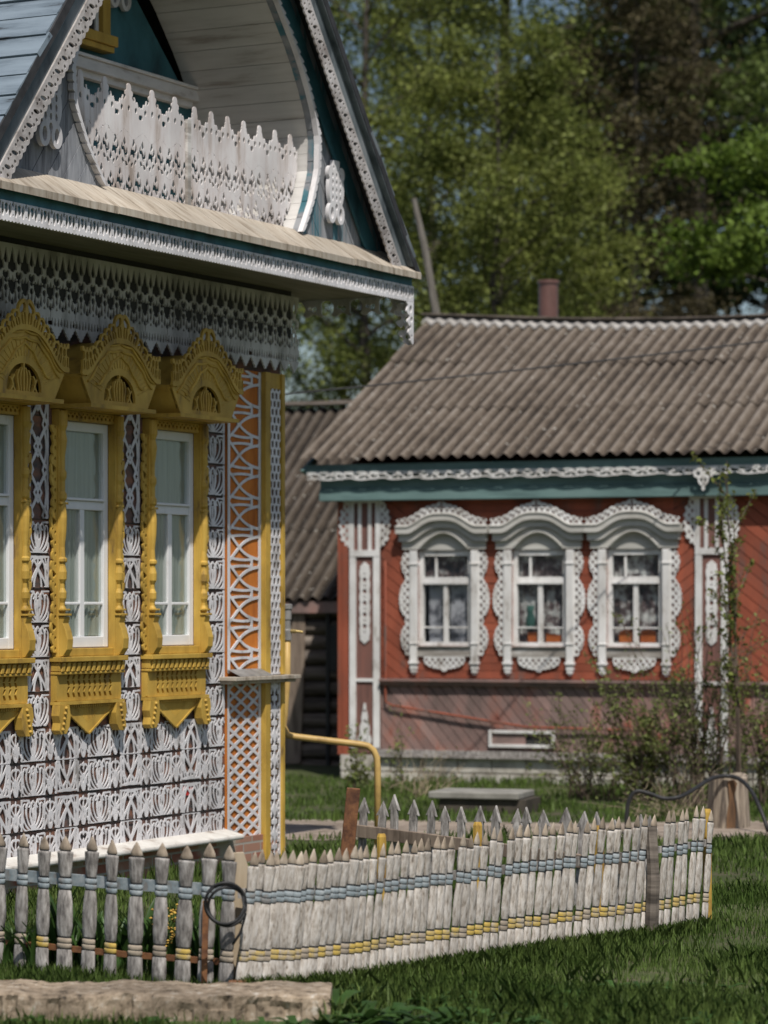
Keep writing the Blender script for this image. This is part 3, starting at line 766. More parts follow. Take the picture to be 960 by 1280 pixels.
# balustrade of the gable balcony
def balus(x, z):
    u = x - TC - .05; p = np.where(u < 0, .30, .23)
    v = np.where(u < 0, fold(u, .30, -.15), fold(u, .23, .115)); va = np.abs(v); q = p / 2
    t = va / q
    top = 5.335 + np.where(u < 0, .13, .10) * (1 - t) ** 1.0 + .012 * np.sin(np.abs(v) * 190)
    kz = np.where(u < 0, 5.465, 5.435); knob = np.maximum(circ(va, z, 0, kz, .028, 1.25), circ(va, z, .032, kz - .03, .016))
    out = np.maximum(top - z, knob)
    hs = [circ(va - (5.46 - z) * q / .19 * .55, z, .03, 5.40, .013, 1.5), circ(va, z, q * .6, 5.325, .015, 1.4), circ(va, z, q * .93, 5.285, .014, 1.4), circ(va, z, .0, 5.33, .014, 1.5)]
    for r, zr in enumerate((5.09, 4.86)):
        w = fold(u, .115, .0575 * r); a = np.abs(w); d = zr - z + .02 * np.sin(u * 2 * pi / .23)
        hs += [drop(a, d, .0, -.045, .015, .034), drop(a, d, .030, .0, .07, .028), circ(w - .35 * (d - .06), d, .0, .065, .016, 2.3), drop(.0575 - a, d, 0, .05, .115, .034), circ(a, d, .022, .130, .014, 1.3)]
    h = np.maximum.reduce(hs)
    groove = np.where(z > 5.11, np.abs(fold(u, .077)) - .002, 1)
    zig = np.abs(z - 5.115 - .035 * np.abs(fold(u, .23)) / .0575) - .0028
    zig2 = np.abs(z - 4.905 - .03 * np.abs(fold(u, .23)) / .0575) - .0025
    bot = z - 4.715 - .018 * np.abs(np.sin(u * pi / .115))
    wid = np.where(x > TC, np.interp(z, [q[0] for q in OPEN], [q[1] for q in OPEN]), np.interp(z, [q[0] for q in OPEN_L], [q[1] for q in OPEN_L])) - .015 - np.abs(x - TC)
    return np.minimum.reduce([out, -h, groove, zig, zig2, bot, wid, np.abs(u) - .004])
b = MB(); lace(b, balus, TC - 1.7, TC + 1.7, 4.70, 5.53, .0085, .0068, .008, front(GY + .13)); b.build('balcony_lace', M['balus'], near)
b = MB(); b.box(TC + .03, TC + .075, GY + .105, GY + .128, 4.72, 5.36); b.build('balcony_post', M['sillwood'], near)

# carved ornaments on the gable
def ornament(x, z):
    xa = np.abs(x)
    out = np.maximum.reduce([circ(xa, z, .0, .06, .125, 1.45), circ(xa, z, .07, -.145, .062, 1.35), circ(xa, z, .085, .19, .05, 1.2), .05 - np.maximum(np.abs(x), np.abs(z - .22) - .03)])
    hs = [circ(fold(x, .062), z, 0, zz, .013, 2.0) - np.where(np.abs(x) > .10, 1, 0) for zz in (.17, .11, .045, -.02)]
    hs += [circ(xa, z, .07, -.145, .026, 2.0), circ(xa, z, .0, -.09, .02, 1.5), circ(xa, z, .05, .235, .010, 1.5)]
    return np.minimum(out, -np.maximum.reduce(hs))
for xx, zz_, yy, sc in ((-4.21, 5.10, GY - .055, 1.0), (-.36, 5.04, GY - .055, .95), (-1.80, 6.53, .315, 1.1), (-2.78, 6.53, .315, 1.1)):
    b = MB(); lace(b, lambda a, c: ornament(a, c), -.17, .17, -.25, .30, .0075, .0075, .03, lambda a, c, d, xx=xx, zz_=zz_, yy=yy, sc=sc: (xx + a * sc, yy + d, zz_ + c * sc * .95))
    b.build('gable_ornament', M['lace'], near)

# roof slopes
th = .075
for s, mm in ((1, 'darkedge'), (-1, 'roofblue')):
    ov = -.22
    q = [(rake_x(4.56 , s), 4.56), (TC, 8.23), (TC, 8.23 - th / SL), (rake_x(4.56, s, th), 4.56)]
    b = MB(); b.prism(q, -.865, DEEP + .5); b.build('roof_slope', M['darkedge'], near)
    b = MB()
    for k in range(26):       # board courses laid along the roof
        za = 4.54 + k * .144; zb = za + .155
        if za > 8.2: break
        zb = min(zb, 8.24)
        xa = TC + s * ((8.23 - za) * SL + .022); xb = TC + s * ((8.23 - zb) * SL + .006)
        cut = [-.872 + random.uniform(0, .02)]
        while cut[-1] < DEEP + .4: cut.append(min(cut[-1] + random.uniform(1.5, 3.2), DEEP + .5))
        for y0, y1 in zip(cut[:-1], cut[1:]):
            jt = random.uniform(-.006, .006)
            b.prism([(xa + jt * s, za), (xb + jt * s, zb), (xb - s * .03, zb - .02), (xa - s * .03, za - .02)], y0 + .004, y1)
    b.build('roof_boards', M['roofblue'] if s < 0 else M['fascia'], near)

# ---- yellow window
def yellow_window():
    w = part('window', near)
    b = MB()
    b.box(-.315, -.258, .0, .07, 1.66, 3.22); b.box(.258, .315, .0, .07, 1.66, 3.22)
    b.box(-.258, .258, .0, .07, 3.155, 3.22); b.box(-.258, .258, .0, .07, 1.66, 1.735)
    b.box(-.258, .258, .005, .065, 2.615, 2.675); b.box(-.258, .258, -.012, .064, 2.677, 2.695)
    b.box(-.028, .028, .008, .062, 1.735, 2.615); b.box(-.258, -.028, .006, .021, 1.955, 1.975); b.box(.028, .258, .006, .021, 1.955, 1.975)
    b.build('frame', M['white'], w, bevel=.004)
    b = MB(); b.box(-.258, .258, .022, .025, 1.735, 2.615); b.box(-.258, .258, .022, .025, 2.675, 3.155); b.build('pane', M['glass'], w)
    for xa, xb, c0, c1 in ((-.256, .256, 2.68, 3.15), (-.15, -.05, 1.74, 2.61), (.005, .256, 1.74, 2.61)):
        b = MB(); nn = 26
        pr = [(xa + (xb - xa) * i / nn, .046 + .006 * math.sin(i * 1.1) + .006 * math.sin(i * .45)) for i in range(nn + 1)]
        b.add([(x, y, z) for z in (c0, c1) for x, y in pr], [(i, i + 1, nn + 2 + i, nn + 1 + i) for i in range(nn)])
        b.build('curtain', M['curtain'], w, smooth=True)
    # casing: jambs, half columns, brackets
    b = MB()
    for s in (-1, 1):
        xa, xb = sorted((s * .315, s * .395))
        b.box(xa, xb, -.06, -.001, 1.60, 3.29)
        xc = s * .357
        prof = [(.030, 1.90), (.034, 1.93), (.022, 1.95), (.022, 1.97), (.036, 2.0), (.038, 2.04), (.022, 2.07), (.02, 2.1), (.038, 2.13), (.04, 2.18), (.028, 2.22), (.028, 2.24),
                (.042, 2.25), (.042, 2.27), (.028, 2.28), (.024, 2.35), (.036, 2.45), (.041, 2.55), (.034, 2.63), (.024, 2.66), (.040, 2.68), (.040, 2.71), (.026, 2.73), (.026, 2.80), (.038, 2.83), (.038, 2.86), (.024, 2.88), (.02, 2.94), (.034, 3.02), (.042, 3.08), (.030, 3.14), (.046, 3.18), (.046, 3.28)]
        b.lathe(xc, -.06, [(r * .86, z) for r, z in prof], 12, 1, 1)
        # scroll bracket at the foot
        pr = [(-.06, 1.60), (-.09, 1.605), (-.122, 1.65), (-.128, 1.72), (-.112, 1.78), (-.09, 1.83), (-.10, 1.86), (-.10, 1.875), (-.06, 1.875)]
        b.prism([(y, z) for y, z in pr], s * .318, s * .39, 0, lambda a, c, d: (d, a, c))
        for zz in (2.62, 2.64): pass
        b.box(xa - .006, xb + .006, -.11, -.061, 1.88, 1.895); b.box(xa - .004, xb + .004, -.10, -.061, 1.915, 1.928)
        b.box(xa - .004, xb + .004, -.085, -.061, 2.64, 2.655)
    b.build('casing', M['yellow'], w, bevel=.003)
    def wing(u, z):
        bul = .040 + .026 * np.abs(np.sin((z - 1.62) * pi / .36)) + .010 * np.abs(np.sin((z - 1.62) * pi / .072))
        zz = fold(z, .072)
        h = np.maximum.reduce([circ(u, zz, .022, .0, .011, 1.3), circ(u, zz, .052, .024, .008, 1.4), circ(u, fold(z, .36, 1.80), .04, 0, .015, 1.7)])
        return np.minimum.reduce([bul - u, -h])
    for s in (-1, 1):
        b = MB(); lace(b, wing, 0, .098, 1.63, 3.18, .0065, .0065, .016, lambda a, c, d, s=s: (s * (.392 + a), -.045 + d, c))
        b.build('side_wing', M['yellow'], w)
    # lattice strip over the sash, sill, apron, pendant
    def diam2(x, z):
        a = fold(x / .052 + z / .052, 1); c = fold(x / .052 - z / .052, 1)
        return np.maximum(.0075 - np.minimum(np.abs(a), np.abs(c)) * .036, np.maximum(.012 - (z - 3.222), .012 - (3.288 - z)))
    b = MB(); lace(b, diam2, -.315, .315, 3.222, 3.288, .0065, .0065, .014, front(-.05)); b.box(-.315, .315, -.036, -.001, 3.222, 3.288); b.build('lattice_strip', M['yellow'], w)
    b = MB()
    b.box(-.315, .315, -.05, -.0012, 1.601, 1.655); b.box(-.42, .42, -.105, -.001, 1.565, 1.60); b.box(-.405, .405, -.075, -.001, 1.50, 1.563)
    for i in range(13):
        b.prism([(-.40 + i * .063, 1.498), (-.40 + i * .063 + .034, 1.498), (-.40 + i * .063 + .05, 1.56), (-.40 + i * .063 + .016, 1.56)], -.09, -.076)
    b.box(-.41, .41, -.082, -.001, 1.478, 1.496)
    b.build('sill', M['yellow'], w, bevel=.004)
    def notch(x, z):
        row = np.floor((z - 1.315) / .042); zz = z - 1.315 - row * .042
        u = fold(x, .066); s = np.where(row % 2 == 1, 1, -1)
        h = np.minimum.reduce([.013 - np.abs(u - s * (zz - .02) * .5), .017 - np.abs(zz - .02)])
        h = np.where((row < 0) | (row > 3) | (np.abs(x) > .30), -1, h)
        return -h
    b = MB(); lace(b, notch, -.405, .405, 1.295, 1.477, .0065, .0065, .018, front(-.052)); b.box(-.405, .405, -.034, -.001, 1.295, 1.477); b.build('apron', M['yellow'], w)
    b = MB()
    b.box(-.41, .41, -.08, -.001, 1.272, 1.293)
    for i in range(30): b.box(-.40 + i * .0268, -.385 + i * .0268, -.06, -.046, 1.25, 1.271)
    n = 15
    pts = [(-.33, 1.27)] + [(-.33 + .33 * i / n + (.010 if i % 2 else 0), 1.25 - .19 * i / n) for i in range(n + 1)]
    pts += [(-x, z) for x, z in reversed(pts)]
    b.prism(pts, -.045, -.028)
    for s in (-1, 1):
        b.beam((s * .315, -.048, 1.245), (0, -.048, 1.065), .012, .008, up=(0, 1, 0))
    for i in range(21): b.box(-.21 + i * .02, -.207 + i * .02, -.0475, -.0455, 1.262 - .12 + .115 * abs(i - 10) / 10, 1.268)
    b.build('pendant_triangle', M['yellow'], w)
    for s in (-1, 1):
        b = MB()
        pr = [(.30, 1.27), (.285, 1.20), (.30, 1.12), (.335, 1.075), (.40, 1.072), (.425, 1.10), (.41, 1.15), (.428, 1.2), (.415, 1.27)]
        b.prism([(s * x, z) for x, z in pr], -.085, -.02)
        for i in range(5):
            zz = 1.105 + i * .036; xc = s * (.385 - .01 * i)
            b.lathe(xc, -.087, [(.002, zz - .012), (.013, zz - .006), (.015, zz), (.010, zz + .01), (.002, zz + .014)], 8)
        b.build('apron_bracket', M['yellow'], w, bevel=.004)
    # hood with pierced crown
    H0, H1 = -.30, -.001
    def ztop(x):
        return 3.52 + .245 * (.5 + .5 * np.cos(pi * np.clip(np.abs(x) / .46, 0, 1) ** 1.45))
    def zflare(x):           # lower outline of the board
        a = np.abs(x)
        return np.where(a < .36, 3.325, 3.325 + (a - .36) * 1.55)
    def hood(x, z):
        a = np.abs(x)
        F = np.minimum.reduce([ztop(x) - z, z - zflare(x), .475 - a])
        v = z - 3.345
        dome = np.minimum(circ(a, v, .0, .02, .20, .86), v - .008)
        ribs = stroke(a, v, [([(0, 0), (0, .19)], .014), (bez((.03, 0), (.035, .06), (.05, .11), (.02, .16)), .012), (bez((.06, 0), (.05, .05), (.10, .09), (.055, .145)), .012),
                             (bez((.09, 0), (.13, .04), (.15, .07), (.11, .11)), .012), ([(.12, .05), (.15, .01)], .012), ([(.15, .09), (.12, .05), (.15, 0)], .011)])
        return np.minimum(F, -np.minimum(dome, -ribs))
    b = MB(); lace(b, hood, -.48, .48, 3.32, 3.85, .0075, .0075, .022, front(H0))
    xs_ = np.linspace(-.475, .475, 41)
    up = [(x, float(ztop(x))) for x in xs_]; lo = [(x, float(zflare(x))) for x in xs_]
    ring = up + lo[::-1]
    k = len(ring)
    b.add([(x, y, z) for y in (H0 + .01, H1) for x, z in ring], [(i, (i + 1) % k, k + (i + 1) % k, k + i) for i in range(k)])
    b.box(-.30, .30, -.20, -.19, 3.33, 3.56)
    b.build('hood', M['yellow'], w)
    b = MB()
    for off, wd in ((.045, .41), (.0, .43)):
        pts = []
        for x in np.linspace(-wd, wd, 60):
            pts.append((x, H0 - .004, float(ztop(x)) - off - .012 - .014 * abs(math.sin(x * pi / .145))))
        b.tube(pts, .010, 6)
    pts = []
    for x in np.linspace(-.30, .30, 50):
        pts.append((x, H0 - .004, 3.46 + .21 * (.5 + .5 * math.cos(pi * x / .31)) - .013 * abs(math.sin(x * pi / .10))))
    b.tube(pts, .010, 6)
    for i in range(21):
        a = R(14 + 152 * i / 20)
        r0 = .225
        p0 = (r0 * math.cos(a) * 1.05, 3.36 + r0 * math.sin(a)); x1_ = .40 * math.cos(a); z1_ = min(3.36 + .46 * math.sin(a), float(ztop(x1_)) - .06)
        b.beam((p0[0], H0 - .001, p0[1]), (x1_, H0 - .001, z1_), .0045, .006, up=(0, 1, 0))
    b.box(-.415, .415, -.335, -.001, 3.295, 3.322)
    b.box(-.385, .385, -.13, -.001, 3.29, 3.294)
    b.build('hood_moulding', M['yellow'], w)
    def crown(x, z):
        a = np.abs(x)
        base = ztop(x)
        h = .128 + .095 * np.exp(-(a / .085) ** 2) + .055 * np.clip((a - .30) / .16, 0, 1)
        v = z - base
        cell = .0575; u0 = x - v * np.sign(x) * .42 * np.clip(a / .12, 0, 1) * (1 - np.clip((a - .36) / .1, 0, 1))
        u = fold(u0, cell, cell / 2)
        t = v / h
        out = np.minimum(h * (.80 + .20 * np.abs(np.cos(u * pi / cell))) - v, v + .012)
        wid = cell / 2 - .0072
        h1 = np.minimum(wid * np.clip(1.15 - np.abs(t - .28) * 2.2, 0, 1) - np.abs(u), .19 - np.abs(t - .30))
        h2 = np.minimum(wid * np.clip(1.1 - np.abs(t - .66) * 2.6, 0, 1) - np.abs(np.abs(u) - .0), .15 - np.abs(t - .66))
        core = .0042 - np.abs(u) - np.where(t < .5, 0, 1)
        hole = np.minimum(np.maximum(h1, h2), -core)
        return np.minimum(out, -hole)
    b = MB(); lace(b, crown, -.50, .50, 3.49, 4.02, .0055, .0055, .02, front(H0 - .022)); b.build('crown_lace', M['yellow'], w)
    return w
w0 = yellow_window()
for i, c in enumerate(WINS):
    w = w0 if i == 0 else copy_tree(w0, near)
    w.location = (c, 0, 0)
# ================================================================== RED HOUSE
RR = R(21)
RY = 32.5 + .78
red = thing('red_house', 'red wooden house with three white carved windows, grey corrugated roof and tin chimney', 'house',
            ((430 - 480) / 3700 * RY, RY, 0), -RR)
RX1 = 8.6
RW = [1.215, 2.315, 3.40]
b = MB()
e = [0.0] + [v for c in RW for v in (c - .315, c + .315)] + [RX1]
for i in range(0, len(e), 2): b.box(e[i], e[i + 1], 0, .15, .28, 3.5)
for c in RW:
    b.box(c - .315, c + .315, 0, .15, .28, 1.50); b.box(c - .315, c + .315, 0, .15, 2.56, 3.5)
b.box(0, .15, .15, 7.8, .28, 3.5); b.box(RX1 - .15, RX1, .15, 7.8, .28, 3.5); b.box(.15, RX1 - .15, 7.65, 7.8, .28, 3.5)
b.build('log_wall', M['redpanel'], red)
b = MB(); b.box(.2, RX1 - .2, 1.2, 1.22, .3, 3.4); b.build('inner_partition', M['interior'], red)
# plinth of pale blocks
b = MB()
for r_ in range(2):
    x = -.02 - .2 * r_
    while x < RX1:
        xe = min(x + .40, RX1)
        b.box(max(x, -.02), xe - .012, -.06 + random.uniform(-.006, .006), .1, -.08 + r_ * .185 , -.08 + r_ * .185 + .172)
        x += .40
b.build('block_plinth', M['block'], red, bevel=.008)
b = MB(); b.box(-.01, RX1 - .02, -.045, .09, -.08, .285); b.build('plinth_mortar', M['concrete'], red)
# boarding
secs = [(.46, 1.215 - .43, -38), (3.40 + .43, 4.10, 38), (4.42, RX1, -38)]
for xa, xb, an in secs:
    b = MB(); planks(b, [(xa, 1.14), (xb, 1.14), (xb, 3.3), (xa, 3.3)], R(an), .112, .008, -.024, -.001, 0, .004)
    b.build('diagonal_boarding', M['redboard'], red)
b = MB()
for xa, xb in ((1.215 - .43, 1.215 - .315), (1.215 + .315, 2.315 - .315), (2.315 + .315, 3.40 - .315), (3.40 + .315, 3.40 + .43)):
    planks(b, [(xa, 1.14), (xb, 1.14), (xb, 3.3), (xa, 3.3)], 0, .088, .005, -.021, -.001, 0, .004)
for c in RW:
    planks(b, [(c - .315, 1.14), (c + .315, 1.14), (c + .315, 1.5), (c - .315, 1.5)], 0, .088, .005, -.021, -.001, 0, .004)
    planks(b, [(c - .315, 2.57), (c + .315, 2.57), (c + .315, 3.3), (c - .315, 3.3)], 0, .088, .005, -.021, -.001, 0, .004)
b.build('horizontal_boarding', M['redboard'], red)
b = MB()
planks(b, [(.46, .34), (4.10, .34), (4.10, 1.06), (.46, 1.06)], R(-50), .098, .008, -.032, -.001, 0, .004)
planks(b, [(4.42, .34), (RX1, .34), (RX1, 1.06), (4.42, 1.06)], R(-50), .098, .008, -.032, -.001, 0, .004)
b.build('skirt_boarding', M['redworn'], red)
b = MB()
for xa, xb in ((.46, 4.10), (4.42, RX1)):
    b.box(xa, xb, -.115, -.001, 1.105, 1.135); b.box(xa, xb, -.075, -.001, 1.062, 1.104)
b.build('skirt_rail', M['redworn'], red, bevel=.004)
b = MB(); b.box(.40, RX1, -.06, -.033, .285, .345); b.box(.40, RX1, -.12, -.033, .262, .283); b.build('base_board', M['picketgrey'], red, bevel=.004)
v = part('cellar_vent', red)
b = MB(); x0_, x1_, z0_, z1_ = 1.74, 2.50, .39, .58
b.box(x0_, x1_, -.075, -.033, z1_ - .035, z1_); b.box(x0_, x1_, -.075, -.033, z0_, z0_ + .035); b.box(x0_, x0_ + .035, -.075, -.033, z0_ + .035, z1_ - .035); b.box(x1_ - .035, x1_, -.075, -.033, z0_ + .035, z1_ - .035)
b.build('frame', M['redtrim'], v, bevel=.004)
b = MB(); b.box(x0_ + .035, x0_ + .42, -.05, -.034, z0_ + .035, z1_ - .035); b.build('shutter', M['redworn'], v)
b = MB(); b.box(x0_ + .421, x1_ - .035, -.036, -.034, z0_ + .035, z1_ - .035); b.build('opening', M['interior'], v)
# thin red service pipe
b = MB(); b.tube([(.52, -.06, 2.45), (.52, -.06, 1.0), (.53, -.075, .88), (.60, -.08, .84), (2.18, -.08, .62), (3.6, -.08, .60)], .012, 8)
b.build('service_pipe', M['redboard'], red, smooth=True)
# corner boards
b = MB(); b.box(-.06, .0, -.04, .4, .28, 3.2); b.box(.0, .07, -.055, -.001, .28, 3.14); b.build('corner_board', M['redboard'], red)

def pilaster(xa):
    p = part('pilaster', red, (xa, 0, 0))
    b = MB(); b.box(.0, .36, -.04, -.001, .30, 3.13); b.build('panel', M['redpanel'], p)
    b = MB()
    for a0, a1 in ((.0, .075), (.285, .36)): b.box(a0, a1, -.062, -.041, .36, 2.50)
    b.box(.0, .36, -.066, -.0415, 2.50, 2.57); b.box(.075, .285, -.06, -.0415, 1.10, 1.135)
    for a0, a1 in ((.0, .05), (.31, .36)): b.box(a0, a1, -.062, -.041, 2.57, 3.10)
    b.box(.10, .14, -.058, -.041, 2.57, 3.10); b.box(.22, .26, -.058, -.041, 2.57, 3.10)
    b.build('strips', M['redtrim'], p)
    def medal(x, z):
        w = .052 + .012 * np.abs(np.sin(z * pi / .13))
        h = np.maximum(circ(x, fold(z, .13), 0, 0, .024, 1.1), circ(np.abs(x), fold(z, .13, .065), .0, 0, .010, 1.4))
        h = np.where(np.abs(z) > .36, -1, h)
        return np.minimum.reduce([w - np.abs(x), .46 - np.abs(z) - .9 * np.abs(x), -h])
    b = MB(); lace(b, medal, -.07, .07, -.47, .47, .007, .007, .014, lambda a, c, d: (.18 + a, -.056 + d, 1.98 + c)); b.build('medallion', M['redtrim'], p)
    def ear(u, z):
        w = .035 + .085 * np.sqrt(np.clip(np.sin(np.clip((z - 2.62) / .47, 0, 1) * pi), 0, 1)) + .012 * np.sin(z * 80)
        h = np.maximum.reduce([circ(u, fold(z, .09), .03, 0, .014, 1.6), circ(u, fold(z, .09, .045), .065, 0, .013, 1.4), circ(u, z, .085, 2.84, .014, 1.6)])
        return np.minimum.reduce([w - u, -h])
    def cap(x, z):
        xa_ = np.abs(x)
        h = np.maximum.reduce([circ(fold(x, .075), z, 0, 3.155, .018), circ(fold(x, .075, .0375), z, 0, 3.19, .012)])
        return np.minimum.reduce([3.215 + .02 * np.cos(x * 2 * pi / .15) - z, -h, .235 - xa_])
    b = MB()
    lace(b, ear, 0, .13, 2.60, 3.11, .007, .007, .016, lambda a, c, d: (.362 + a, -.058 + d, c))
    lace(b, ear, 0, .13, 2.60, 3.11, .007, .007, .016, lambda a, c, d: (-.002 - a, -.058 + d, c))
    lace(b, cap, -.25, .25, 3.115, 3.25, .007, .007, .016, lambda a, c, d: (.18 + a, -.078 + d - .06, c))
    b.build('capital_lace', M['redtrim'], p)
    b = MB(); b.box(-.05, .41, -.13, -.042, 3.10, 3.118); b.build('capital_shelf', M['redtrim'], p)
    def foot(x, z):
        return np.minimum(.095 * (1 - (z - .37) / .55) * (.75 + .25 * np.abs(np.sin(z * 24))) - np.abs(x), -circ(x, fold(z, .11), 0, 0, .013, 1.5))
    b = MB(); lace(b, foot, -.1, .1, .37, .90, .008, .008, .012, lambda a, c, d: (.18 + a, -.056 + d, c)); b.build('foot_ornament', M['redtrim'], p)
    return p
p0 = pilaster(.09)
p1 = copy_tree(p0, red); p1.location = (4.08, 0, 0)

# eaves
b = MB(); b.box(-.22, RX1 + .2, -.20, -.001, 3.12, 3.25); b.box(-.22, RX1 + .2, -.172, -.03, 3.253, 3.40); b.build('frieze_board', M['greenfascia'], red, bevel=.006)
b = MB(); b.box(-.36, RX1 + .36, -.244, .0, 3.405, 3.42); b.build('soffit', M['soffit'], red)
b = MB(); b.box(-.36, RX1 + .36, -.262, -.245, 3.41, 3.525); b.build('eave_fascia', M['greenfascia'], red)
def swirl(x, z):
    p = .40; u = fold(x, p); d = 3.44 - z
    F = stroke(u, d, [(bez((-.2, .03), (-.12, .10), (-.06, -.01), (.0, .045)), .020), (bez((0, .045), (.05, .09), (.10, .09), (.12, .05)), .019), (bez((.12, .05), (.12, .02), (.07, .02), (.075, .05)), .015),
                      (bez((.0, .045), (.08, -.01), (.14, .02), (.2, .03)), .018), ([(-.2, .008), (.2, .008)], .016), (bez((-.15, .06), (-.12, .1), (-.05, .09), (-.04, .06)), .017),
                      (bez((-.2, .07), (-.1, .12), (.1, .06), (.2, .07)), .014), ([(-.1, .0), (-.1, .05)], .01), ([(.16, 0), (.16, .03)], .01)])
    return F
b = MB(); lace(b, swirl, -.34, RX1 + .3, 3.325, 3.44, .009, .008, .012, front(-.276)); b.build('eave_lace', M['redtrim'], red)
def pend(x, z):
    xa_ = np.abs(x); d = 3.42 - z
    out = np.maximum.reduce([circ(xa_, d, .055, .055, .055), circ(xa_, d, .0, .12, .06, 1.3), circ(xa_, d, 0, .22, .018, 1.4), .10 - np.maximum(xa_, d)])
    h = np.maximum.reduce([circ(xa_, d, .055, .06, .024), circ(xa_, d, .022, .13, .016, 1.3), circ(xa_, d, 0, .175, .010, 1.3), circ(xa_, d, 0, .03, .012)])
    return np.minimum(out, -h)
b = MB(); lace(b, pend, -.13, .13, 3.16, 3.42, .007, .007, .014, lambda a, c, d: (4.23 + a, -.291 + d, c)); b.build('eave_pendant', M['redtrim'], red)

def white_window():
    w = part('window', red)
    b = MB()
    for s in (-1, 1): b.box(*sorted((s * .315, s * .262)), -.005, .06, 1.50, 2.56)
    b.box(-.262, .262, -.005, .06, 2.50, 2.56); b.box(-.262, .262, -.005, .06, 1.50, 1.545)
    b.box(-.262, .262, -.003, .055, 2.215, 2.265); b.box(-.262, .262, -.02, .0549, 2.185, 2.2145); b.box(-.026, .026, -.001, .05, 1.545, 2.185)
    b.box(-.262, -.026, .012, .04, 1.70, 1.715); b.box(.026, .262, .012, .04, 1.70, 1.715)
    b.box(-.13, -.105, .008, .045, 2.265, 2.50)
    b.build('frame', M['redtrim'], w, bevel=.003)
    b = MB(); b.box(-.262, .262, .028, .031, 1.545, 2.185); b.box(-.262, .262, .028, .031, 2.265, 2.50); b.build('pane', M['glass_red'], w)
    for s in (-1, 1):
        b = MB()
        for z0, z1 in ((1.24, 1.30), (1.33, 2.56)):
            b.box(*sorted((s * .317, s * .40)), -.075, -.001, z0, z1)
        b.box(*sorted((s * .305, s * .412)), -.09, -.001, 1.30, 1.33); b.box(*sorted((s * .31, s * .407)), -.085, -.001, 2.40, 2.425)
        b.box(*sorted((s * .325, s * .39)), -.07, -.001, 1.205, 1.24); b.box(*sorted((s * .34, s * .375)), -.06, -.001, 1.185, 1.205)
        b.box(*sorted((s * .31, s * .407)), -.085, -.001, 1.52, 1.54)
        b.build('jamb', M['redtrim'], w, bevel=.006)
        def wing(u, z):
            prof = np.maximum.reduce([.105 * np.sqrt(np.clip(1 - ((z - zc) / hh) ** 2, 0, 1)) * k for zc, hh, k in ((2.42, .15, 1.0), (2.02, .235, 1.2), (1.59, .17, 1.05))])
            prof = np.maximum(prof, .055) + .010 * np.abs(np.sin(z * pi / .05))
            h = np.maximum.reduce([circ(u, fold(z, .085), .035, 0, .017, 1.3), circ(u, fold(z, .085, .0425), .070, 0, .014, 1.4), circ(u, fold(z, .085), .098, 0, .008, 1.5)])
            return np.minimum(prof - u, -h)
        b = MB(); lace(b, wing, 0, .145, 1.40, 2.58, .0068, .0068, .016, lambda a, c, d, s=s: (s * (.398 + a), -.055 + d, c)); b.build('carved_wing', M['redtrim'], w)
    b = MB(); b.box(-.315, .315, -.05, -.001, 1.385, 1.495); b.box(-.31, .31, -.075, -.001, 1.4955, 1.4995); b.build('sill', M['sillwood'], w, bevel=.004)
    def apron(x, z):
        d = 1.384 - z; xa_ = np.abs(x)
        out = .045 + .085 * np.sqrt(np.clip(1 - (xa_ / .235) ** 2, 0, 1)) + .012 * np.abs(np.sin(x * pi / .05)) + .03 * np.exp(-(x / .03) ** 2) - d
        h = np.maximum.reduce([circ(fold(x, .07), d, 0, .035, .018, .9), circ(fold(x, .07, .035), d, 0, .07, .015), circ(fold(x, .07), d, 0, .102, .011)])
        return np.minimum.reduce([out, -h, .24 - xa_])
    b = MB(); lace(b, apron, -.25, .25, 1.21, 1.384, .0068, .0068, .016, front(-.05)); b.build('apron_lace', M['redtrim'], w)
    # moulded arched hood
    def arch(x, z0, rise, half):
        a = abs(x)
        if a >= half: return z0
        t = a / half
        return z0 + rise * math.cos(t * pi / 2) ** .9 if t < 1 else z0
    def sweep(x, z0, rise, half):
        a = min(abs(x) / half, 1)
        return z0 + rise * (.5 + .5 * math.cos(pi * a ** 1.5))
    xs_ = [i / 40 for i in range(-40, 41)]
    lay = [(.49, -.075, lambda x: arch(x, 2.575, .165, .27), lambda x: sweep(x, 2.66, .15, .40)),
           (.515, -.115, lambda x: sweep(x, 2.662, .15, .40), lambda x: sweep(x, 2.745, .145, .41)),
           (.54, -.16, lambda x: sweep(x, 2.747, .145, .41), lambda x: sweep(x, 2.835, .14, .42))]
    b = MB()
    for half, y, lo, hi in lay:
        P = [(x * half, lo(x * half)) for x in xs_] + [(x * half, max(hi(x * half), lo(x * half) + .004)) for x in reversed(xs_)]
        k = len(xs_)
        vs = [(x, yy, z) for yy in (y, -.001) for x, z in P]
        m_ = 2 * k
        fs = [(i, i + 1, m_ - 2 - i, m_ - 1 - i) for i in range(k - 1)] + [(i, m_ + i, m_ + (i + 1) % m_, (i + 1) % m_) for i in range(m_)]
        b.add(vs, fs)
        b.tube([(x * half, y - .004, hi(x * half) - .012) for x in xs_], .010, 6)
    b.tube([(x * .27, -.085, arch(x * .27, 2.60, .160, .27)) for x in xs_], .013, 6)
    b.build('hood', M['trimcream'], w)
    b = MB(); P = [(x * .27, arch(x * .27, 2.585, .155, .27)) for x in xs_]
    b.prism([(-.27, 2.565)] + P + [(.27, 2.565)], -.03, -.023); b.build('tympanum', M['trimcream'], w)
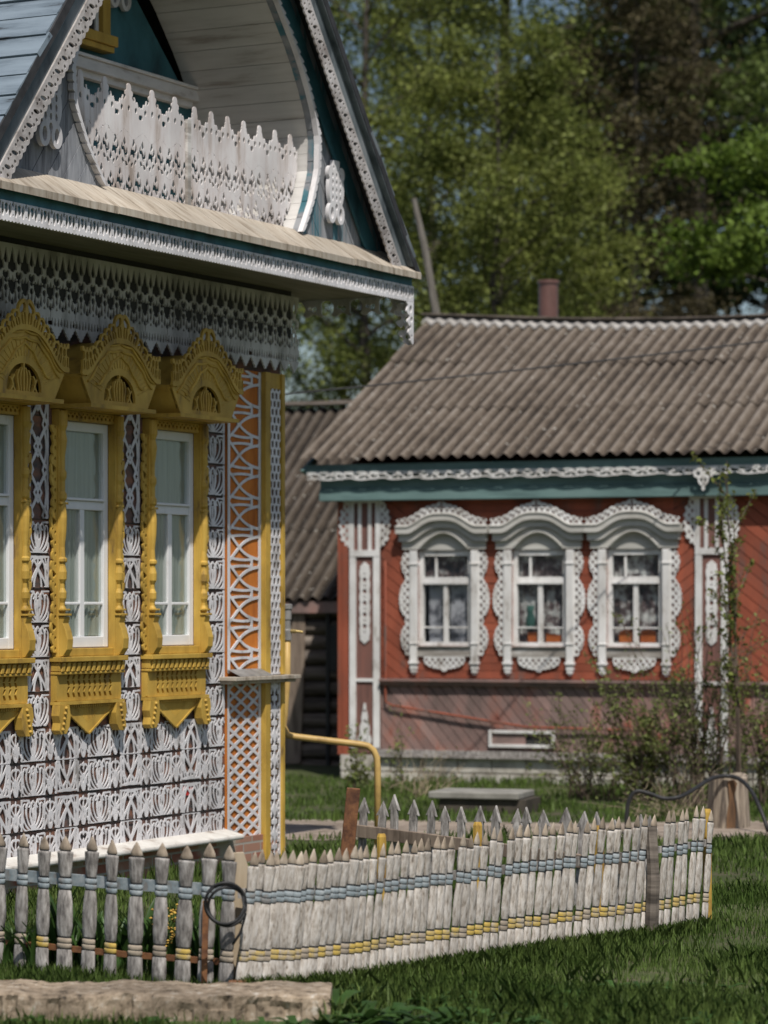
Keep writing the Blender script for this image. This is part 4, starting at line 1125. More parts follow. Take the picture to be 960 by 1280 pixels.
    def crest(x, z):
        xa_ = np.abs(x)
        base = 2.833 + .14 * (.5 + .5 * np.cos(pi * np.clip(xa_ / .42, 0, 1) ** 1.5))
        v = z - base
        hgt = .088 + .028 * np.exp(-(xa_ / .06) ** 2) + .012 * np.abs(np.sin(x * pi / .066)) - .02 * np.clip((xa_ - .40) / .1, 0, 1)
        out = np.maximum(np.minimum(hgt - v, v), circ(xa_, v, 0, .115, .026))
        h = np.maximum.reduce([circ(fold(x, .066), v, 0, .03, .019, .9), circ(fold(x, .066, .033), v, 0, .062, .016), circ(fold(x, .066), v, 0, .083, .008)])
        return np.minimum(out, -np.where(np.abs(x) < .008, .01, h))
    b = MB(); lace(b, crest, -.53, .53, 2.82, 3.13, .0068, .0068, .016, front(-.148)); b.build('crest_lace', M['redtrim'], w)
    return w
ww = white_window()
reds = [ww] + [copy_tree(ww, red) for _ in RW[1:]]
for i, (w, c) in enumerate(zip(reds, RW)):
    w.location = (c, 0, 0)
    nn = 22
    b = MB()
    if i == 0:
        for xa, xb in ((-.22, -.05), (.03, .24)):
            pr = [(xa + (xb - xa) * j / nn, .075 + .010 * math.sin(j * 1.7)) for j in range(nn + 1)]
            b.add([(x, y, z) for z in (1.52, 2.2) for x, y in pr], [(j, j + 1, nn + 2 + j, nn + 1 + j) for j in range(nn)])
        b.build('curtain', M['lacecurtain'], w)
        b = MB(); pr = [(-.26 + .52 * j / nn, .085 + .010 * math.sin(j * 1.7)) for j in range(nn + 1)]
        b.add([(x, y, z) for z in (2.22, 2.52) for x, y in pr], [(j, j + 1, nn + 2 + j, nn + 1 + j) for j in range(nn)])
        b.build('valance', M['floralcurtain'], w)
    else:
        pr = [(-.26 + .52 * j / nn, .085 + .010 * math.sin(j * 1.7)) for j in range(nn + 1)]
        b.add([(x, y, z) for z in (1.55, 2.52) for x, y in pr], [(j, j + 1, nn + 2 + j, nn + 1 + j) for j in range(nn)])
        b.build('curtain', M['floralcurtain'], w)
        b = MB()
        if i == 2:
            for xa in (-.2, .04): b.prism([(xa, 1.55), (xa + .17, 1.55), (xa + .17, 1.67), (xa + .08, 1.69), (xa, 1.67)], .055, .07)
        else:
            b.prism([(.05, 1.55), (.22, 1.55), (.22, 1.63), (.05, 1.65)], .055, .07); b.prism([(-.16, 1.55), (-.03, 1.55), (-.03, 1.66), (-.16, 1.66)], .055, .07)
        b.build('sill_cloth', M['cloth_orange'], w)
        if i == 1:
            b = MB(); b.lathe(-.13, .06, [(.02, 1.68), (.05, 1.72), (.055, 1.80), (.03, 1.88), (.045, 1.95)], 10, 1, .3); b.build('vase', M['greenpot'], w, smooth=True)

# corrugated roof
def corrugated(mb, x0, x1, y_e, z_e, y_r, z_r, rows, sag=None, pitch=.15, amp=.025, seed=1, lap=.12):
    rnd = random.Random(seed)
    nx = int((x1 - x0) / pitch * 8)
    for r_ in range(rows):
        t0 = r_ / rows; t1 = (r_ + 1) / rows + (lap / 4.5 if r_ < rows - 1 else 0)
        lift0 = .014 + .010
        x = x0
        vs = []; fs = []
        nyy = 5
        sheets = {}
        for j in range(nyy + 1):
            t = t0 + (t1 - t0) * j / nyy
            lift = (1 - j / nyy) * .013
            for i in range(nx + 1):
                xx = x0 + (x1 - x0) * i / nx
                sh = int((xx - x0) // (pitch * 7))
                if (sh, r_) not in sheets: sheets[(sh, r_)] = (rnd.uniform(-.006, .008), rnd.uniform(-.02, .02))
                dl, de = sheets[(sh, r_)]
                z = z_e + (z_r - z_e) * t + amp * math.sin(2 * pi * (xx - x0) / pitch) + lift + dl
                y = y_e + (y_r - y_e) * t + (de if j == 0 else 0)
                if sag: z += sag(xx) * t
                vs.append((xx, y, z))
        for j in range(nyy):
            for i in range(nx):
                a = j * (nx + 1) + i
                fs.append((a, a + 1, a + nx + 2, a + nx + 1))
        mb.add(vs, fs)
sag = lambda x: -.10 * math.sin(min(max((x + .4) / 6, 0), 1.5) * pi) - .02 * x
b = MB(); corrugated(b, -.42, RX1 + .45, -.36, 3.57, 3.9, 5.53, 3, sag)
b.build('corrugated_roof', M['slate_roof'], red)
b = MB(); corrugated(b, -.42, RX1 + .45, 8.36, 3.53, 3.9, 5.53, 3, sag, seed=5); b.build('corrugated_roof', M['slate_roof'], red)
b = MB()
nx = 480; vs = []
for j, (dy, dz) in enumerate(((-.20, -.082), (-.195, -.05), (-.02, .030))):
    for i in range(nx + 1):
        x = -.44 + (RX1 + .9) * i / nx
        vs.append((x, 3.9 + dy, 5.545 + dz + sag(x) + (.026 * math.sin(2 * pi * (x + .42) / .15) if j < 2 else 0)))
b.add(vs, [(j * (nx + 1) + i, j * (nx + 1) + i + 1, (j + 1) * (nx + 1) + i + 1, (j + 1) * (nx + 1) + i) for j in range(2) for i in range(nx)])
b.build('ridge_strip', M['slate_new'], red)
b = MB()
xs_ = np.linspace(-.46, RX1 + .46, 24)
for xa, xb in zip(xs_[:-1], xs_[1:]):
    b.beam((xa, 3.84, 5.585 + sag(xa)), (xb + .03, 3.84, 5.585 + sag(xb)), .20, .018)
b.build('ridge_board', M['barnlog'], red)
b = MB()
b.prism([(-.32, 3.46), (3.9, 5.47), (3.9, 5.36), (-.22, 3.42)], -.40, -.36, 0, lambda a, c, d: (d, a, c)); b.build('verge_board', M['greenfascia'], red)
for d0 in (.0, RX1 - .06):
    b = MB(); b.prism([(0, 3.45), (7.8, 3.45), (3.9, 5.3)], d0, d0 + .06, 0, lambda a, c, d: (d, a, c)); b.build('gable_wall', M['redboard'], red)
ch = part('chimney', red)
b = MB(); b.lathe(.93, 4.6, [(.125, 5.0), (.125, 6.0), (.14, 6.0), (.14, 6.035), (.13, 6.04), (.10, 6.04), (.10, 5.9)], 20); o = b.build('flue', M['chimney'], ch, smooth=True)
md = o.modifiers.new('e', 'EDGE_SPLIT'); md.split_angle = R(40)

# ================================================================== BARN
barn = thing('log_barn', 'dark old log shed under a corrugated roof between the two houses', 'shed', red.location[:], -RR)
BY = 2.6
b = MB(); corrugated(b, -7.0, .35, BY - .22, 2.02, BY + 3.6, 4.62, 3, None, .16, .026, seed=3); b.build('corrugated_roof', M['slate_barn'], barn)
b = MB(); corrugated(b, -7.0, .35, BY + 7.5, 2.02, BY + 3.6, 4.62, 3, None, .16, .026, seed=4); b.build('corrugated_roof', M['slate_barn'], barn)
b = MB(); b.beam((-7.0, BY + 3.6, 4.69), (.35, BY + 3.6, 4.69), .3, .05); b.build('ridge_board', M['barnlog'], barn)
b = MB()
for k in range(11):
    b.tube([(-6.9, BY, -.02 + .19 * k), (-.05, BY + random.uniform(-.02, .02), -.02 + .19 * k + random.uniform(-.015, .015))], [.10 + random.uniform(-.006, .006), .10], 10)
b.build('log_wall', M['barnlog'], barn, smooth=True)
b = MB(); b.box(-6.9, -.05, BY + .02, BY + 7.2, -.1, 2.05); b.build('shed_body', M['barnlog'], barn)
b = MB(); b.box(-7.0, .2, BY - .19, BY - .14, 1.86, 2.0); b.build('eave_beam', M['redworn'], barn)
b = MB(); b.prism([(-1.80, .0), (-1.56, .02), (-1.52, 1.0), (-1.50, 1.86), (-1.66, 1.86), (-1.76, 1.0)], BY - .13, BY - .102); b.build('wall_post', M['barnpost'], barn, bevel=.01)
b = MB(); b.box(-1.22, -1.18, BY - .14, BY - .10, .0, 1.86); b.box(-1.18, -.98, BY - .13, BY - .11, 1.15, 1.70); b.build('dark_hatch', M['interior'], barn)

# ================================================================== FENCES
def at(px, Y):
    return (px - 480) / 3700 * Y
def picket_mesh(sx, body, v=0):
    """turned picket: foot, yellow ring, belly, blue ring, shoulder, groove, pointed tip (unit height .70)"""
    w = .040 * sx
    prof = [(w * .84, 0, 0), (w * .98, .07, 0), (w * .92, .146, 0), (w * .74, .152, 3), (w * .74, .155, 3), (w * .91, .158, 2), (w * .90, .178, 2), (w * .82, .180, 3), (w * .82, .183, 3), (w * .90, .185, 2), (w * .87, .204, 2), (w * .70, .207, 3), (w * .70, .210, 3),
            (w * .84, .217, 0), (w * .98, .27, 0), (w * 1.0, .33, 0), (w * .93, .39, 0), (w * .76, .440, 0), (w * .64, .446, 3), (w * .64, .449, 3), (w * .83, .452, 1), (w * .83, .473, 1), (w * .75, .475, 3), (w * .75, .478, 3), (w * .83, .480, 1), (w * .83, .500, 1), (w * .62, .503, 3), (w * .62, .506, 3),
            (w * .74, .513, 0), (w * .84, .56, 0), (w * .98, .625, 0), (w * .98, .634, 0), (w * .66, .637, 3), (w * .66, .641, 3), (w * .80, .645, 4), (w * .70, .662, 4), (w * .38, .690, 4), (w * .04, .712, 4)]
    b = MB(); b.lathe(0, 0, [(r, z) for r, z, _ in prof], 10, 1, .36, mis=[m for _, _, m in prof[:-1]])
    if v == 1: yb = M['greyband']
    else: yb = M['yellowband']
    me_o = b.build('picket', [body, M['blueband'], yb, M['wire'], M['tip']])
    sm = [abs(p.normal.z) < .55 for p in me_o.data.polygons]
    me_o.data.polygons.foreach_set('use_smooth', sm)
    return me_o
def fence_curve(px):
    return float(np.interp(px, [0, 150, 296, 300, 360, 430, 520, 600, 720, 800, 830, 885], [15.9, 15.35, 14.95, 14.9, 14.98, 15.2, 15.7, 16.12, 16.8, 17.25, 17.4, 17.9]))
def put_pickets(fence, pxs, protos, lean, hs, zb):
    ox, oy, _ = fence.location
    for k, px in enumerate(pxs):
        o = protos[k % len(protos)]
        if not o.get('used'):
            c = o; o['used'] = 1
        else:
            c = o.copy(); COL.objects.link(c)
        if 'used' in c: pass
        Y = fence_curve(px)
        Y1 = fence_curve(px + 4)
        ang = math.atan2(Y1 - Y, at(px + 4, Y1) - at(px, Y))
        c.parent = fence
        c.location = (at(px, Y) - ox, Y - oy, zb(px) + random.uniform(-.005, .005))
        c.rotation_euler = (random.uniform(-.02, .02), lean + random.uniform(-.007, .007), ang * .8 + random.uniform(-.10, .10))
        c.scale = (random.uniform(.95, 1.05), 1, hs(px) * random.uniform(.99, 1.01))
def rails(fence, px0, px1, z, w, h, m, off, name='rail'):
    ox, oy, _ = fence.location
    b = MB(); q = np.linspace(px0, px1, 18)
    pts = [(at(p, fence_curve(p)) - ox, fence_curve(p) - oy + off, (z(p) if callable(z) else z)) for p in q]
    for a, c in zip(pts[:-1], pts[1:]): b.beam(a, c, w, h)
    b.build(name, m, fence)
zg = lambda px: .005
# spaced run on the left
f1 = thing('picket_fence', 'widely spaced bare grey pickets with blue and ochre bands in front of the carved house', 'fence', (at(150, 15.35), 15.35, 0), 0, 'runs of the low garden fence')
pg = [picket_mesh(1.18, M['picketgrey'], 0), picket_mesh(1.22, M['picketgrey'], 1), picket_mesh(1.14, M['picketgrey'], 1)]
put_pickets(f1, [-33, -5, 24, 52, 80, 109, 137, 168, 198, 227, 256, 282], pg, .03, lambda p: 1.06, lambda p: -.02)
rails(f1, -40, 290, lambda p: .505, .02, .06, M['blueband'], .035)
rails(f1, -40, 290, lambda p: .14, .02, .03, M['rust'], .035)
# dense curved run
f2 = thing('picket_fence', 'densely set whitish pickets curving away across the grass, with a blue and a yellow stripe', 'fence', (at(560, 16.3), 16.3, 0), 0, 'runs of the low garden fence')
pw = [picket_mesh(.80, M['picket'], 0), picket_mesh(.75, M['picket'], 0), picket_mesh(.78, M['picket'], 0), picket_mesh(.77, M['picket'], 1), picket_mesh(.80, M['picket'], 0)]
pxs = [300]
while pxs[-1] < 800: pxs.append(pxs[-1] + 9.5 + 1.2 * (pxs[-1] - 300) / 500)
put_pickets(f2, pxs, pw, .115, lambda p: 1.0 + .03 * (p > 600), zg)
rails(f2, 297, 812, lambda p: .49 + zg(p), .02, .05, M['picketgrey'], .03)
rails(f2, 297, 812, lambda p: .165 + zg(p), .02, .035, M['picketgrey'], .03)
# short end run after the dark post
f3 = thing('picket_fence', 'short last stretch of the white picket fence beyond the dark post, at the lawn', 'fence', (at(850, 17.6), 17.6, 0), 0, 'runs of the low garden fence')
pe = [picket_mesh(.79, M['picket'], 0), picket_mesh(.77, M['picket'], 0)]
put_pickets(f3, [822, 832, 842, 851, 860, 868, 880], pe, .11, lambda p: 1.05 if p < 875 else 1.0, zg)
rails(f3, 816, 884, lambda p: .51 + zg(p), .02, .04, M['picketgrey'], .03)
b = MB(); b.tube([(at(812, 17.3) - f3.location.x, 17.28 - f3.location.y, -.15), (at(816, 17.3) - f3.location.x, 17.26 - f3.location.y, .35), (at(814, 17.3) - f3.location.x, 17.28 - f3.location.y, .66)], [.045, .04, .032], 8)
b.build('dark_post', M['barnlog'], f3)

# arrow headed fence behind
fa = thing('arrow_fence', 'old grey fence of arrow-headed pickets standing behind the white pickets', 'fence', (at(620, 19.6), 19.6, 0))
apx = [450, 471, 492, 513, 534, 555, 576, 595.5, 615, 637, 658, 679, 700, 722, 745, 769, 789, 808]
def arrow():
    b = MB()
    b.prism([(-.028, 0), (.028, 0), (.028, .56), (.046, .555), (.0, .665), (-.046, .555), (-.028, .56)], -.011, .011)
    return b.build('picket', M['picketgrey'], None, bevel=.004)
a0 = arrow()
def aY(px): return 20.4 - (px - 450) / 358 * 2.2
for k, px in enumerate(apx):
    c = a0 if k == 0 else a0.copy()
    if k: COL.objects.link(c)
    c.parent = fa; Y = aY(px)
    c.location = (at(px, Y) - fa.location.x, Y - fa.location.y, random.uniform(-.03, .02) - .02)
    c.rotation_euler = (random.uniform(-.04, .04), random.uniform(-.02, .10), -.55 + random.uniform(-.2, .2)); c.scale = (random.uniform(.9, 1.1), 1, random.uniform(.97, 1.03))
b = MB()
q = [430, 480, 540, 590, 650, 720, 800]
for pa, pb in zip(q[:-1], q[1:]):
    Ya, Yb = aY(pa) - .03, aY(pb) - .03
    za, zb_ = .40 - (pa - 430) / 370 * .08, .40 - (pb - 430) / 370 * .08
    b.beam((at(pa, Ya) - fa.location.x, Ya - fa.location.y, za), (at(pb + 4, Yb) - fa.location.x, Yb - fa.location.y, zb_), .03, .085)
b.build('rail', M['barnpost'], fa, bevel=.004)

# stakes, posts, bits of the fence
def stake(name, label, px, Y, ztop_, r, lean=(0, 0), m='ochrestake', group=None, cat='stake'):
    b = MB(); x = at(px, Y)
    b.tube([(0, 0, -.1), (lean[0] * .5, lean[1] * .5, ztop_ * .5), (lean[0], lean[1], ztop_ - .02), (lean[0] * 1.02, lean[1], ztop_)], [r, r * .96, r * .92, r * .7], 8)
    o = b.build(name, M[m]); o.location = (x, Y, 0)
    tag(o, label, cat, group)
    return o
stake('wooden_stake', 'short ochre stake under the left end of the arrow fence rail', 477, 19.2, .47, .035, group='ochre fence stakes')
stake('wooden_stake', 'ochre stake sticking up between the arrow-headed pickets at mid fence', 597, 19.0, .56, .034, group='ochre fence stakes')
stake('wooden_stake', 'ochre stake showing above the white pickets right of centre', 749, 17.9, .62, .034, group='ochre fence stakes')
stake('wooden_stake', 'ochre stake just behind the last picket at the right end of the fence', 884, 18.05, .71, .03, group='ochre fence stakes')
stake('wooden_stake', 'ochre stake in front of the brick plinth, beside the cracked plank', 289, 16.2, .59, .032, group='ochre fence stakes')
b = MB(); Y = 18.3
p_a, p_b = Vector((at(421, Y), Y, .05)), Vector((at(442, Y), Y, 1.95 - (985 - 757) * Y / 3700))
b.beam((0, 0, -.25), tuple(p_b - Vector((p_a.x, p_a.y, 0))), .085, .05, up=(0, 1, 0))
o = b.build('rusty_bar', M['rust'], bevel=.006); o.location = (p_a.x, p_a.y, 0); tag(o, 'leaning rust-brown bar standing behind the fence near the yellow pipe', 'bar')
b = MB(); Y = 14.99
b.prism([(-.055, .02), (.055, .02), (.075, .62), (.045, .70), (-.045, .69), (-.035, .5)], -.012, .012)
o = b.build('cracked_plank', M['rawplank'], bevel=.003); o.location = (at(284, Y), Y + .06, 0); o.rotation_euler = (0, .05, .1); tag(o, 'tan cracked plank upright at the corner of the picket fence', 'plank')
b = MB(); b.beam((0, 0, -.1), (.012, 0, .45), .03, .03); o = b.build('iron_post', M['rust']); o.location = (at(254, 15.0), 15.03, 0); tag(o, 'thin rusty iron post between the last grey pickets', 'post')
for px, ww_, lab in ((297, .09, 'small rust-brown block at the foot of the fence corner'), (14, .09, 'small rust-brown block under the leftmost pickets')):
    b = MB(); b.box(-ww_ / 2, ww_ / 2, -.03, .03, -.02, .075); o = b.build('iron_block', M['rust'], bevel=.004); o.location = (at(px, 14.8), 14.8, 0); tag(o, lab, 'block', 'rusty blocks at the fence foot')
b = MB()
for rr, dx, dz, tw in ((.098, 0, 0, .0), (.094, .012, -.01, .6), (.10, .004, .008, 1.2)):
    pts = [(dx + rr * math.cos(t), -.02 + .02 * math.sin(2 * t + tw) - .006 * tw, dz + rr * 1.03 * math.sin(t)) for t in np.linspace(0, 2 * pi, 40)]
    b.tube(pts, .0075, 8)
b.tube([(.09, -.02, .03), (.105, -.03, -.05), (.08, -.03, -.14), (.04, -.03, -.2)], .007, 8)
o = b.build('cable_loop', M['hose'], smooth=True); Y = 14.8; o.location = (at(281, Y), Y, 1.95 - (1130 - 757) * Y / 3700); tag(o, 'black cable coiled in a loop hanging on the fence corner', 'cable')

# concrete kerb beam in front
b = MB(); nx = 150
xa, xb = at(-60, 14.4), at(396, 14.4)
vs = []; rb = random.Random(9)
prof_ = [(0, -.2), (0, .02), (0, .045), (0, .07), (.004, .088), (.016, .098), (.05, .102), (.12, .106), (.22, .110), (.32, .108), (.42, .110), (.45, .09), (.46, -.2)]
np_ = len(prof_)
chip = [(rb.uniform(0, nx), rb.uniform(1, 5), rb.uniform(1.5, 5)) for _ in range(12)]
for i in range(nx + 1):
    x = xa + (xb - xa) * i / nx
    drop_ = -.012 * i / nx + .006 * math.sin(i * .11) + .004 * math.sin(i * .31)
    for k, (y, z) in enumerate(prof_):
        c_ = sum(.014 for ci, ck, cw in chip if abs(i - ci) < cw and abs(k - ck) < 1.6) if 0 < k < 6 else 0
        vs.append((x - xa + rb.uniform(-.002, .002), y + c_ + rb.gauss(0, .0018), z + (drop_ if k > 1 else 0) - c_ * .5 + rb.gauss(0, .0015)))
b.add(vs, [(i * np_ + j, i * np_ + j + 1, (i + 1) * np_ + j + 1, (i + 1) * np_ + j) for i in range(nx) for j in range(np_ - 1)] + [tuple(range(np_)), tuple(nx * np_ + j for j in reversed(range(np_)))])
o = b.build('concrete_beam', M['concrete']); o.location = (xa * 13.88 / 14.4, 13.88, .03); tag(o, 'long pitted concrete beam lying in the grass before the fence', 'beam')

# ================================================================== YARD THINGS
gp = thing('gas_pipe', 'yellow gas pipe rising beside the carved house corner, bent across to the ground', 'pipe', (at(359, 23.3), 23.3, 0))
def zz(py, Y): return 1.95 - (py - 757) * Y / 3700
Y = 23.3
L0 = [(0, 0, zz(800, Y)), (0, 0, zz(895, Y))]
bend = [(at(355, Y) - gp.location.x + .0, 0, zz(907, Y)), (at(357, Y) - gp.location.x, 0, zz(914, Y)), (at(360, Y) - gp.location.x, 0, zz(919, Y)), (at(370, Y) - gp.location.x, 0, zz(921, Y))]
run = [(at(450, Y) - gp.location.x, .0, zz(930.5, Y)), (at(460, Y) - gp.location.x, 0, zz(932.5, Y)), (at(467, Y) - gp.location.x, 0, zz(938, Y)), (at(471, Y) - gp.location.x, 0, zz(947, Y)), (at(472, Y) - gp.location.x, 0, zz(960, Y)), (at(472, Y) - gp.location.x, 0, -.1)]
b = MB(); b.tube([(0, 0, zz(790, Y)), (0, 0, zz(850, Y)), (-.022, 0, zz(895, Y))] + [(p[0] - (.006 if i == 0 else 0), p[1], p[2]) for i, p in enumerate(bend)] + run, .0265, 14); b.build('pipe', M['gasyellow'], gp, smooth=True)
b = MB(); b.lathe(0, 0, [(.036, zz(800, Y)), (.036, zz(788, Y)), (.028, zz(786, Y)), (.028, zz(776, Y)), (.034, zz(774, Y)), (.034, zz(762, Y)), (.042, zz(761, Y)), (.042, zz(756, Y)), (.03, zz(755, Y))], 14); b.build('valve', M['valve'], gp)
b = MB(); z_ = zz(789, Y); b.tube([(.03, -.01, z_), (.07, -.02, z_), (.072, -.02, z_), (.125, -.03, z_ - .008)], [.016, .016, .011, .011], 10); b.build('tap', M['brass'], gp)

b = MB(); Y = 28.0
b.box(-.52, .36, -.30, .32, .135, .20); sl = thing('well_slab', 'grey concrete slab on a dark block in the red house yard', 'slab', (at(612, Y), Y, 0), -.3)
b.build('slab', M['slab'], sl, bevel=.012)
b = MB(); b.box(-.42, .42, -.26, .3, -.05, .134); b.build('block', M['slabside'], sl)

st = thing('tree_stump', 'pale weathered tree stump with a dark rotten split, by the bush', 'stump', (at(910, 26.0), 26.0, 0))
b = MB(); nz = 7; n = 26
vs = []
for j in range(nz + 1):
    z = -.05 + .50 * j / nz
    for i in range(n):
        a = 2 * pi * i / n
        r_ = (.19 - .025 * z / .45) * (1 + .05 * math.sin(3 * a + 1) + .03 * math.sin(7 * a))
        if abs(((a - 1.5 * pi + pi) % (2 * pi)) - pi) < .28: r_ *= .88
        vs.append((r_ * math.cos(a), r_ * math.sin(a), z + (.03 * math.sin(a * 2) if j == nz else 0)))
b.add(vs, [(j * n + i, j * n + (i + 1) % n, (j + 1) * n + (i + 1) % n, (j + 1) * n + i) for j in range(nz) for i in range(n)] + [tuple(nz * n + i for i in range(n))])
b.build('trunk', M['stump'], st)
b = MB(); b.prism([(-.035, -.02), (.04, -.02), (.05, .15), (.03, .28), (.06, .40), (.03, .43), (-.02, .42), (-.01, .25), (-.03, .12)], -.185, -.12); b.build('rot_split', M['stumpheart'], st)
b = MB(); Y = 25.2
def pt(px, py, Y): return (at(px, Y), Y, zz(py, Y))
pts = [pt(783, 1040, Y), pt(784, 1012, Y), pt(788, 997, Y), pt(796, 989, Y), pt(812, 992, Y), pt(830, 998, Y), pt(850, 996, Y), pt(870, 985, Y + .2), pt(890, 973, Y + .5), pt(910, 970, Y + .6), pt(926, 975, Y + .5), pt(940, 990, Y + .3), pt(952, 1015, Y + .1), pt(962, 1045, Y)]
sm = []
for i in range(len(pts) - 1):
    for k in range(4):
        t = k / 4; p_ = [pts[max(i - 1, 0)], pts[i], pts[i + 1], pts[min(i + 2, len(pts) - 1)]]
        sm.append(tuple(.5 * (2 * p_[1][c] + (p_[2][c] - p_[0][c]) * t + (2 * p_[0][c] - 5 * p_[1][c] + 4 * p_[2][c] - p_[3][c]) * t * t + (3 * p_[1][c] - p_[0][c] - 3 * p_[2][c] + p_[3][c]) * t ** 3) for c in range(3)))
b.tube([(x - sm[0][0], y - Y, z) for x, y, z in sm], .018, 8)
o = b.build('black_hose', M['hose'], smooth=True); o.location = (sm[0][0], Y, 0); tag(o, 'thick black hose arching over the ground and the stump beside the bush', 'hose')

# overhead line and bare pole behind the roof
b = MB(); P0, P1 = Vector((-8, 27, 4.0)), Vector((14.0, 31, 4.75))
pts = []
A_, B_ = Vector((at(430, 29.5), 29.5, zz(486, 29.5))), Vector((at(962, 31.0), 31.0, zz(429, 31.0)))
d_ = (B_ - A_)
for i in range(41):
    t = -2.2 + 5.0 * i / 40
    p_ = A_ + d_ * t; s_ = .22 * ((t - .3) ** 2) * .25
    pts.append((p_.x - A_.x, p_.y - A_.y, p_.z + s_))
b.tube(pts, .009, 6); o = b.build('power_line', M['wire']); o.location = (A_.x, A_.y, 0); tag(o, 'thin overhead wire passing in front of the corrugated roof', 'wire')
b = MB(); Y = 41.0
b.tube([(at(560, Y) - at(548, Y), 0, 0), (at(545, Y) - at(548, Y), 0, zz(392, Y)), (at(531, Y) - at(548, Y), 0, zz(310, Y)), (at(517, Y) - at(548, Y), 0, zz(248, Y))], [.075, .06, .05, .035], 8)
o = b.build('bare_pole', M['barkgrey']); o.location = (at(548, Y), Y, 0); tag(o, 'bare grey leaning pole rising behind the ridge of the red house', 'pole')
# ================================================================== PLANTS
def quads_mesh(name, V, nf, m, parent=None, k=4):
    """V: (n*k, 3) vertices of n separate k-gons"""
    me = bpy.data.meshes.new(name)
    me.vertices.add(len(V)); me.vertices.foreach_set('co', np.ascontiguousarray(V, dtype=np.float32).ravel())
    me.loops.add(nf * k); me.loops.foreach_set('vertex_index', np.arange(nf * k, dtype=np.int32))
    me.polygons.add(nf); me.polygons.foreach_set('loop_start', np.arange(0, nf * k, k, dtype=np.int32))
    me.materials.append(m); me.update(calc_edges=True); me.validate()
    o = bpy.data.objects.new(name, me); COL.objects.link(o)
    if parent: o.parent = parent
    return o

def leaf_quads(C, size, rng, aspect=.62, up=.35, jitter=.35):
    n = len(C)
    nrm = rng.normal(size=(n, 3)); nrm[:, 2] = np.abs(nrm[:, 2]) * (1 + up); nrm /= np.linalg.norm(nrm, axis=1)[:, None]
    t = rng.normal(size=(n, 3)); a = np.cross(nrm, t); a /= np.linalg.norm(a, axis=1)[:, None]; b = np.cross(nrm, a)
    s = size * (1 + jitter * rng.normal(size=(n, 1))).clip(.4, 1.8)
    fold_ = nrm * s * .12
    V = np.stack([C - a * s * .5, C + b * s * aspect * .5 - a * s * .05 + fold_, C + a * s * .5, C - b * s * aspect * .5 - a * s * .05 + fold_], axis=1)
    return V.reshape(-1, 3)

def tree(name, label, x, y, h, spread, base, leafm, n, size, tr, barkm, shape, sigma, seed, group='trees behind the red house', aspect=.62, limbs=22, lean=0, subs=4, top=None):
    rng = np.random.default_rng(seed); rnd = random.Random(seed)
    t = thing(name, label, 'tree', (x, y, 0), 0, group)
    b = MB()
    k = 9
    trunk = [(lean * h * (i / k) ** 1.5 + rnd.uniform(-.08, .08) * (i > 0), rnd.uniform(-.08, .08) * (i > 0), h * .97 * i / k - .15) for i in range(k + 1)]
    b.tube(trunk, [tr * (1 - .88 * i / k) * (1.25 if i == 0 else 1) for i in range(k + 1)], 9)
    cent = []; wt = []
    for j in range(limbs):
        f = (j + rnd.random()) / limbs
        z = base + (h * .96 - base) * f
        if shape == 'cone': L = spread * (1.02 - .92 * f)
        elif shape == 'oval': L = spread * (.45 + .6 * math.sin(pi * min(1, .12 + .85 * f)))
        else: L = spread * (.75 + .35 * math.sin(pi * f)) * (1 - .5 * f ** 4)
        az = j * 2.4 + rnd.uniform(-.5, .5)
        i = min(k - 1, int(z / (h * .97) * k)); fr = z / (h * .97) * k - i
        p0 = Vector(trunk[i]).lerp(Vector(trunk[i + 1]), min(1, fr))
        el = {'cone': R(-6), 'oval': R(38), 'wide': R(18)}[shape] + rnd.uniform(-.2, .2)
        pts = [p0]; d = Vector((math.cos(az) * math.cos(el), math.sin(az) * math.cos(el), math.sin(el)))
        ns = 5
        for q in range(ns):
            d = (d + Vector((rnd.gauss(0, .16), rnd.gauss(0, .16), rnd.gauss(0, .12) - (.06 if shape != 'cone' else .0)))).normalized()
            pts.append(pts[-1] + d * L / ns)
        r0 = max(.012, tr * .42 * (1 - .75 * f) * min(1, L / 2))
        b.tube(pts, [r0 * (1 - .85 * q / ns) for q in range(ns + 1)], 6)
        for q in range(subs):
            u = .3 + .7 * (q + rnd.random()) / subs
            ii = min(ns - 1, int(u * ns)); s0 = pts[ii].lerp(pts[ii + 1], u * ns - ii)
            dd = (d + Vector((rnd.gauss(0, .8), rnd.gauss(0, .8), rnd.gauss(.15, .5)))).normalized()
            e = s0 + dd * L * rnd.uniform(.16, .36)
            b.tube([s0, (s0 + e) / 2 + Vector((0, 0, rnd.uniform(-.05, .08))), e], [r0 * .35, r0 * .25, r0 * .1], 5)
            w_ = rnd.uniform(.35, 1.6)
            for m_ in np.linspace(.2, 1.1, 4):
                cent.append(s0.lerp(e, float(m_))); wt.append(w_)
        cent.append(pts[-1]); wt.append(1.0)
    b.build('trunk', barkm, t, smooth=True)
    C = np.array([tuple(c) for c in cent]); wt = np.array(wt); wt /= wt.sum()
    idx = rng.choice(len(C), n, p=wt)
    P = C[idx] + rng.normal(size=(n, 3)) * np.array([sigma, sigma, sigma * .62]) * (rng.random((n, 1)) * 1.1 + .25)
    keep = P[:, 2] > .3
    P = P[keep]
    quads_mesh('crown', leaf_quads(P, size, rng, aspect), len(P), leafm, t)
    return t
T = lambda px, Y: at(px, Y)
tree('birch_tree', 'tall thin spring tree with airy yellow-green leaves, right beside the blue gable edge', T(455, 50), 50, 16.5, 2.1, 3.6, M['leaf_yel'], 34000, .075, .13, M['bark'], 'oval', .34, 21, limbs=34, subs=5)
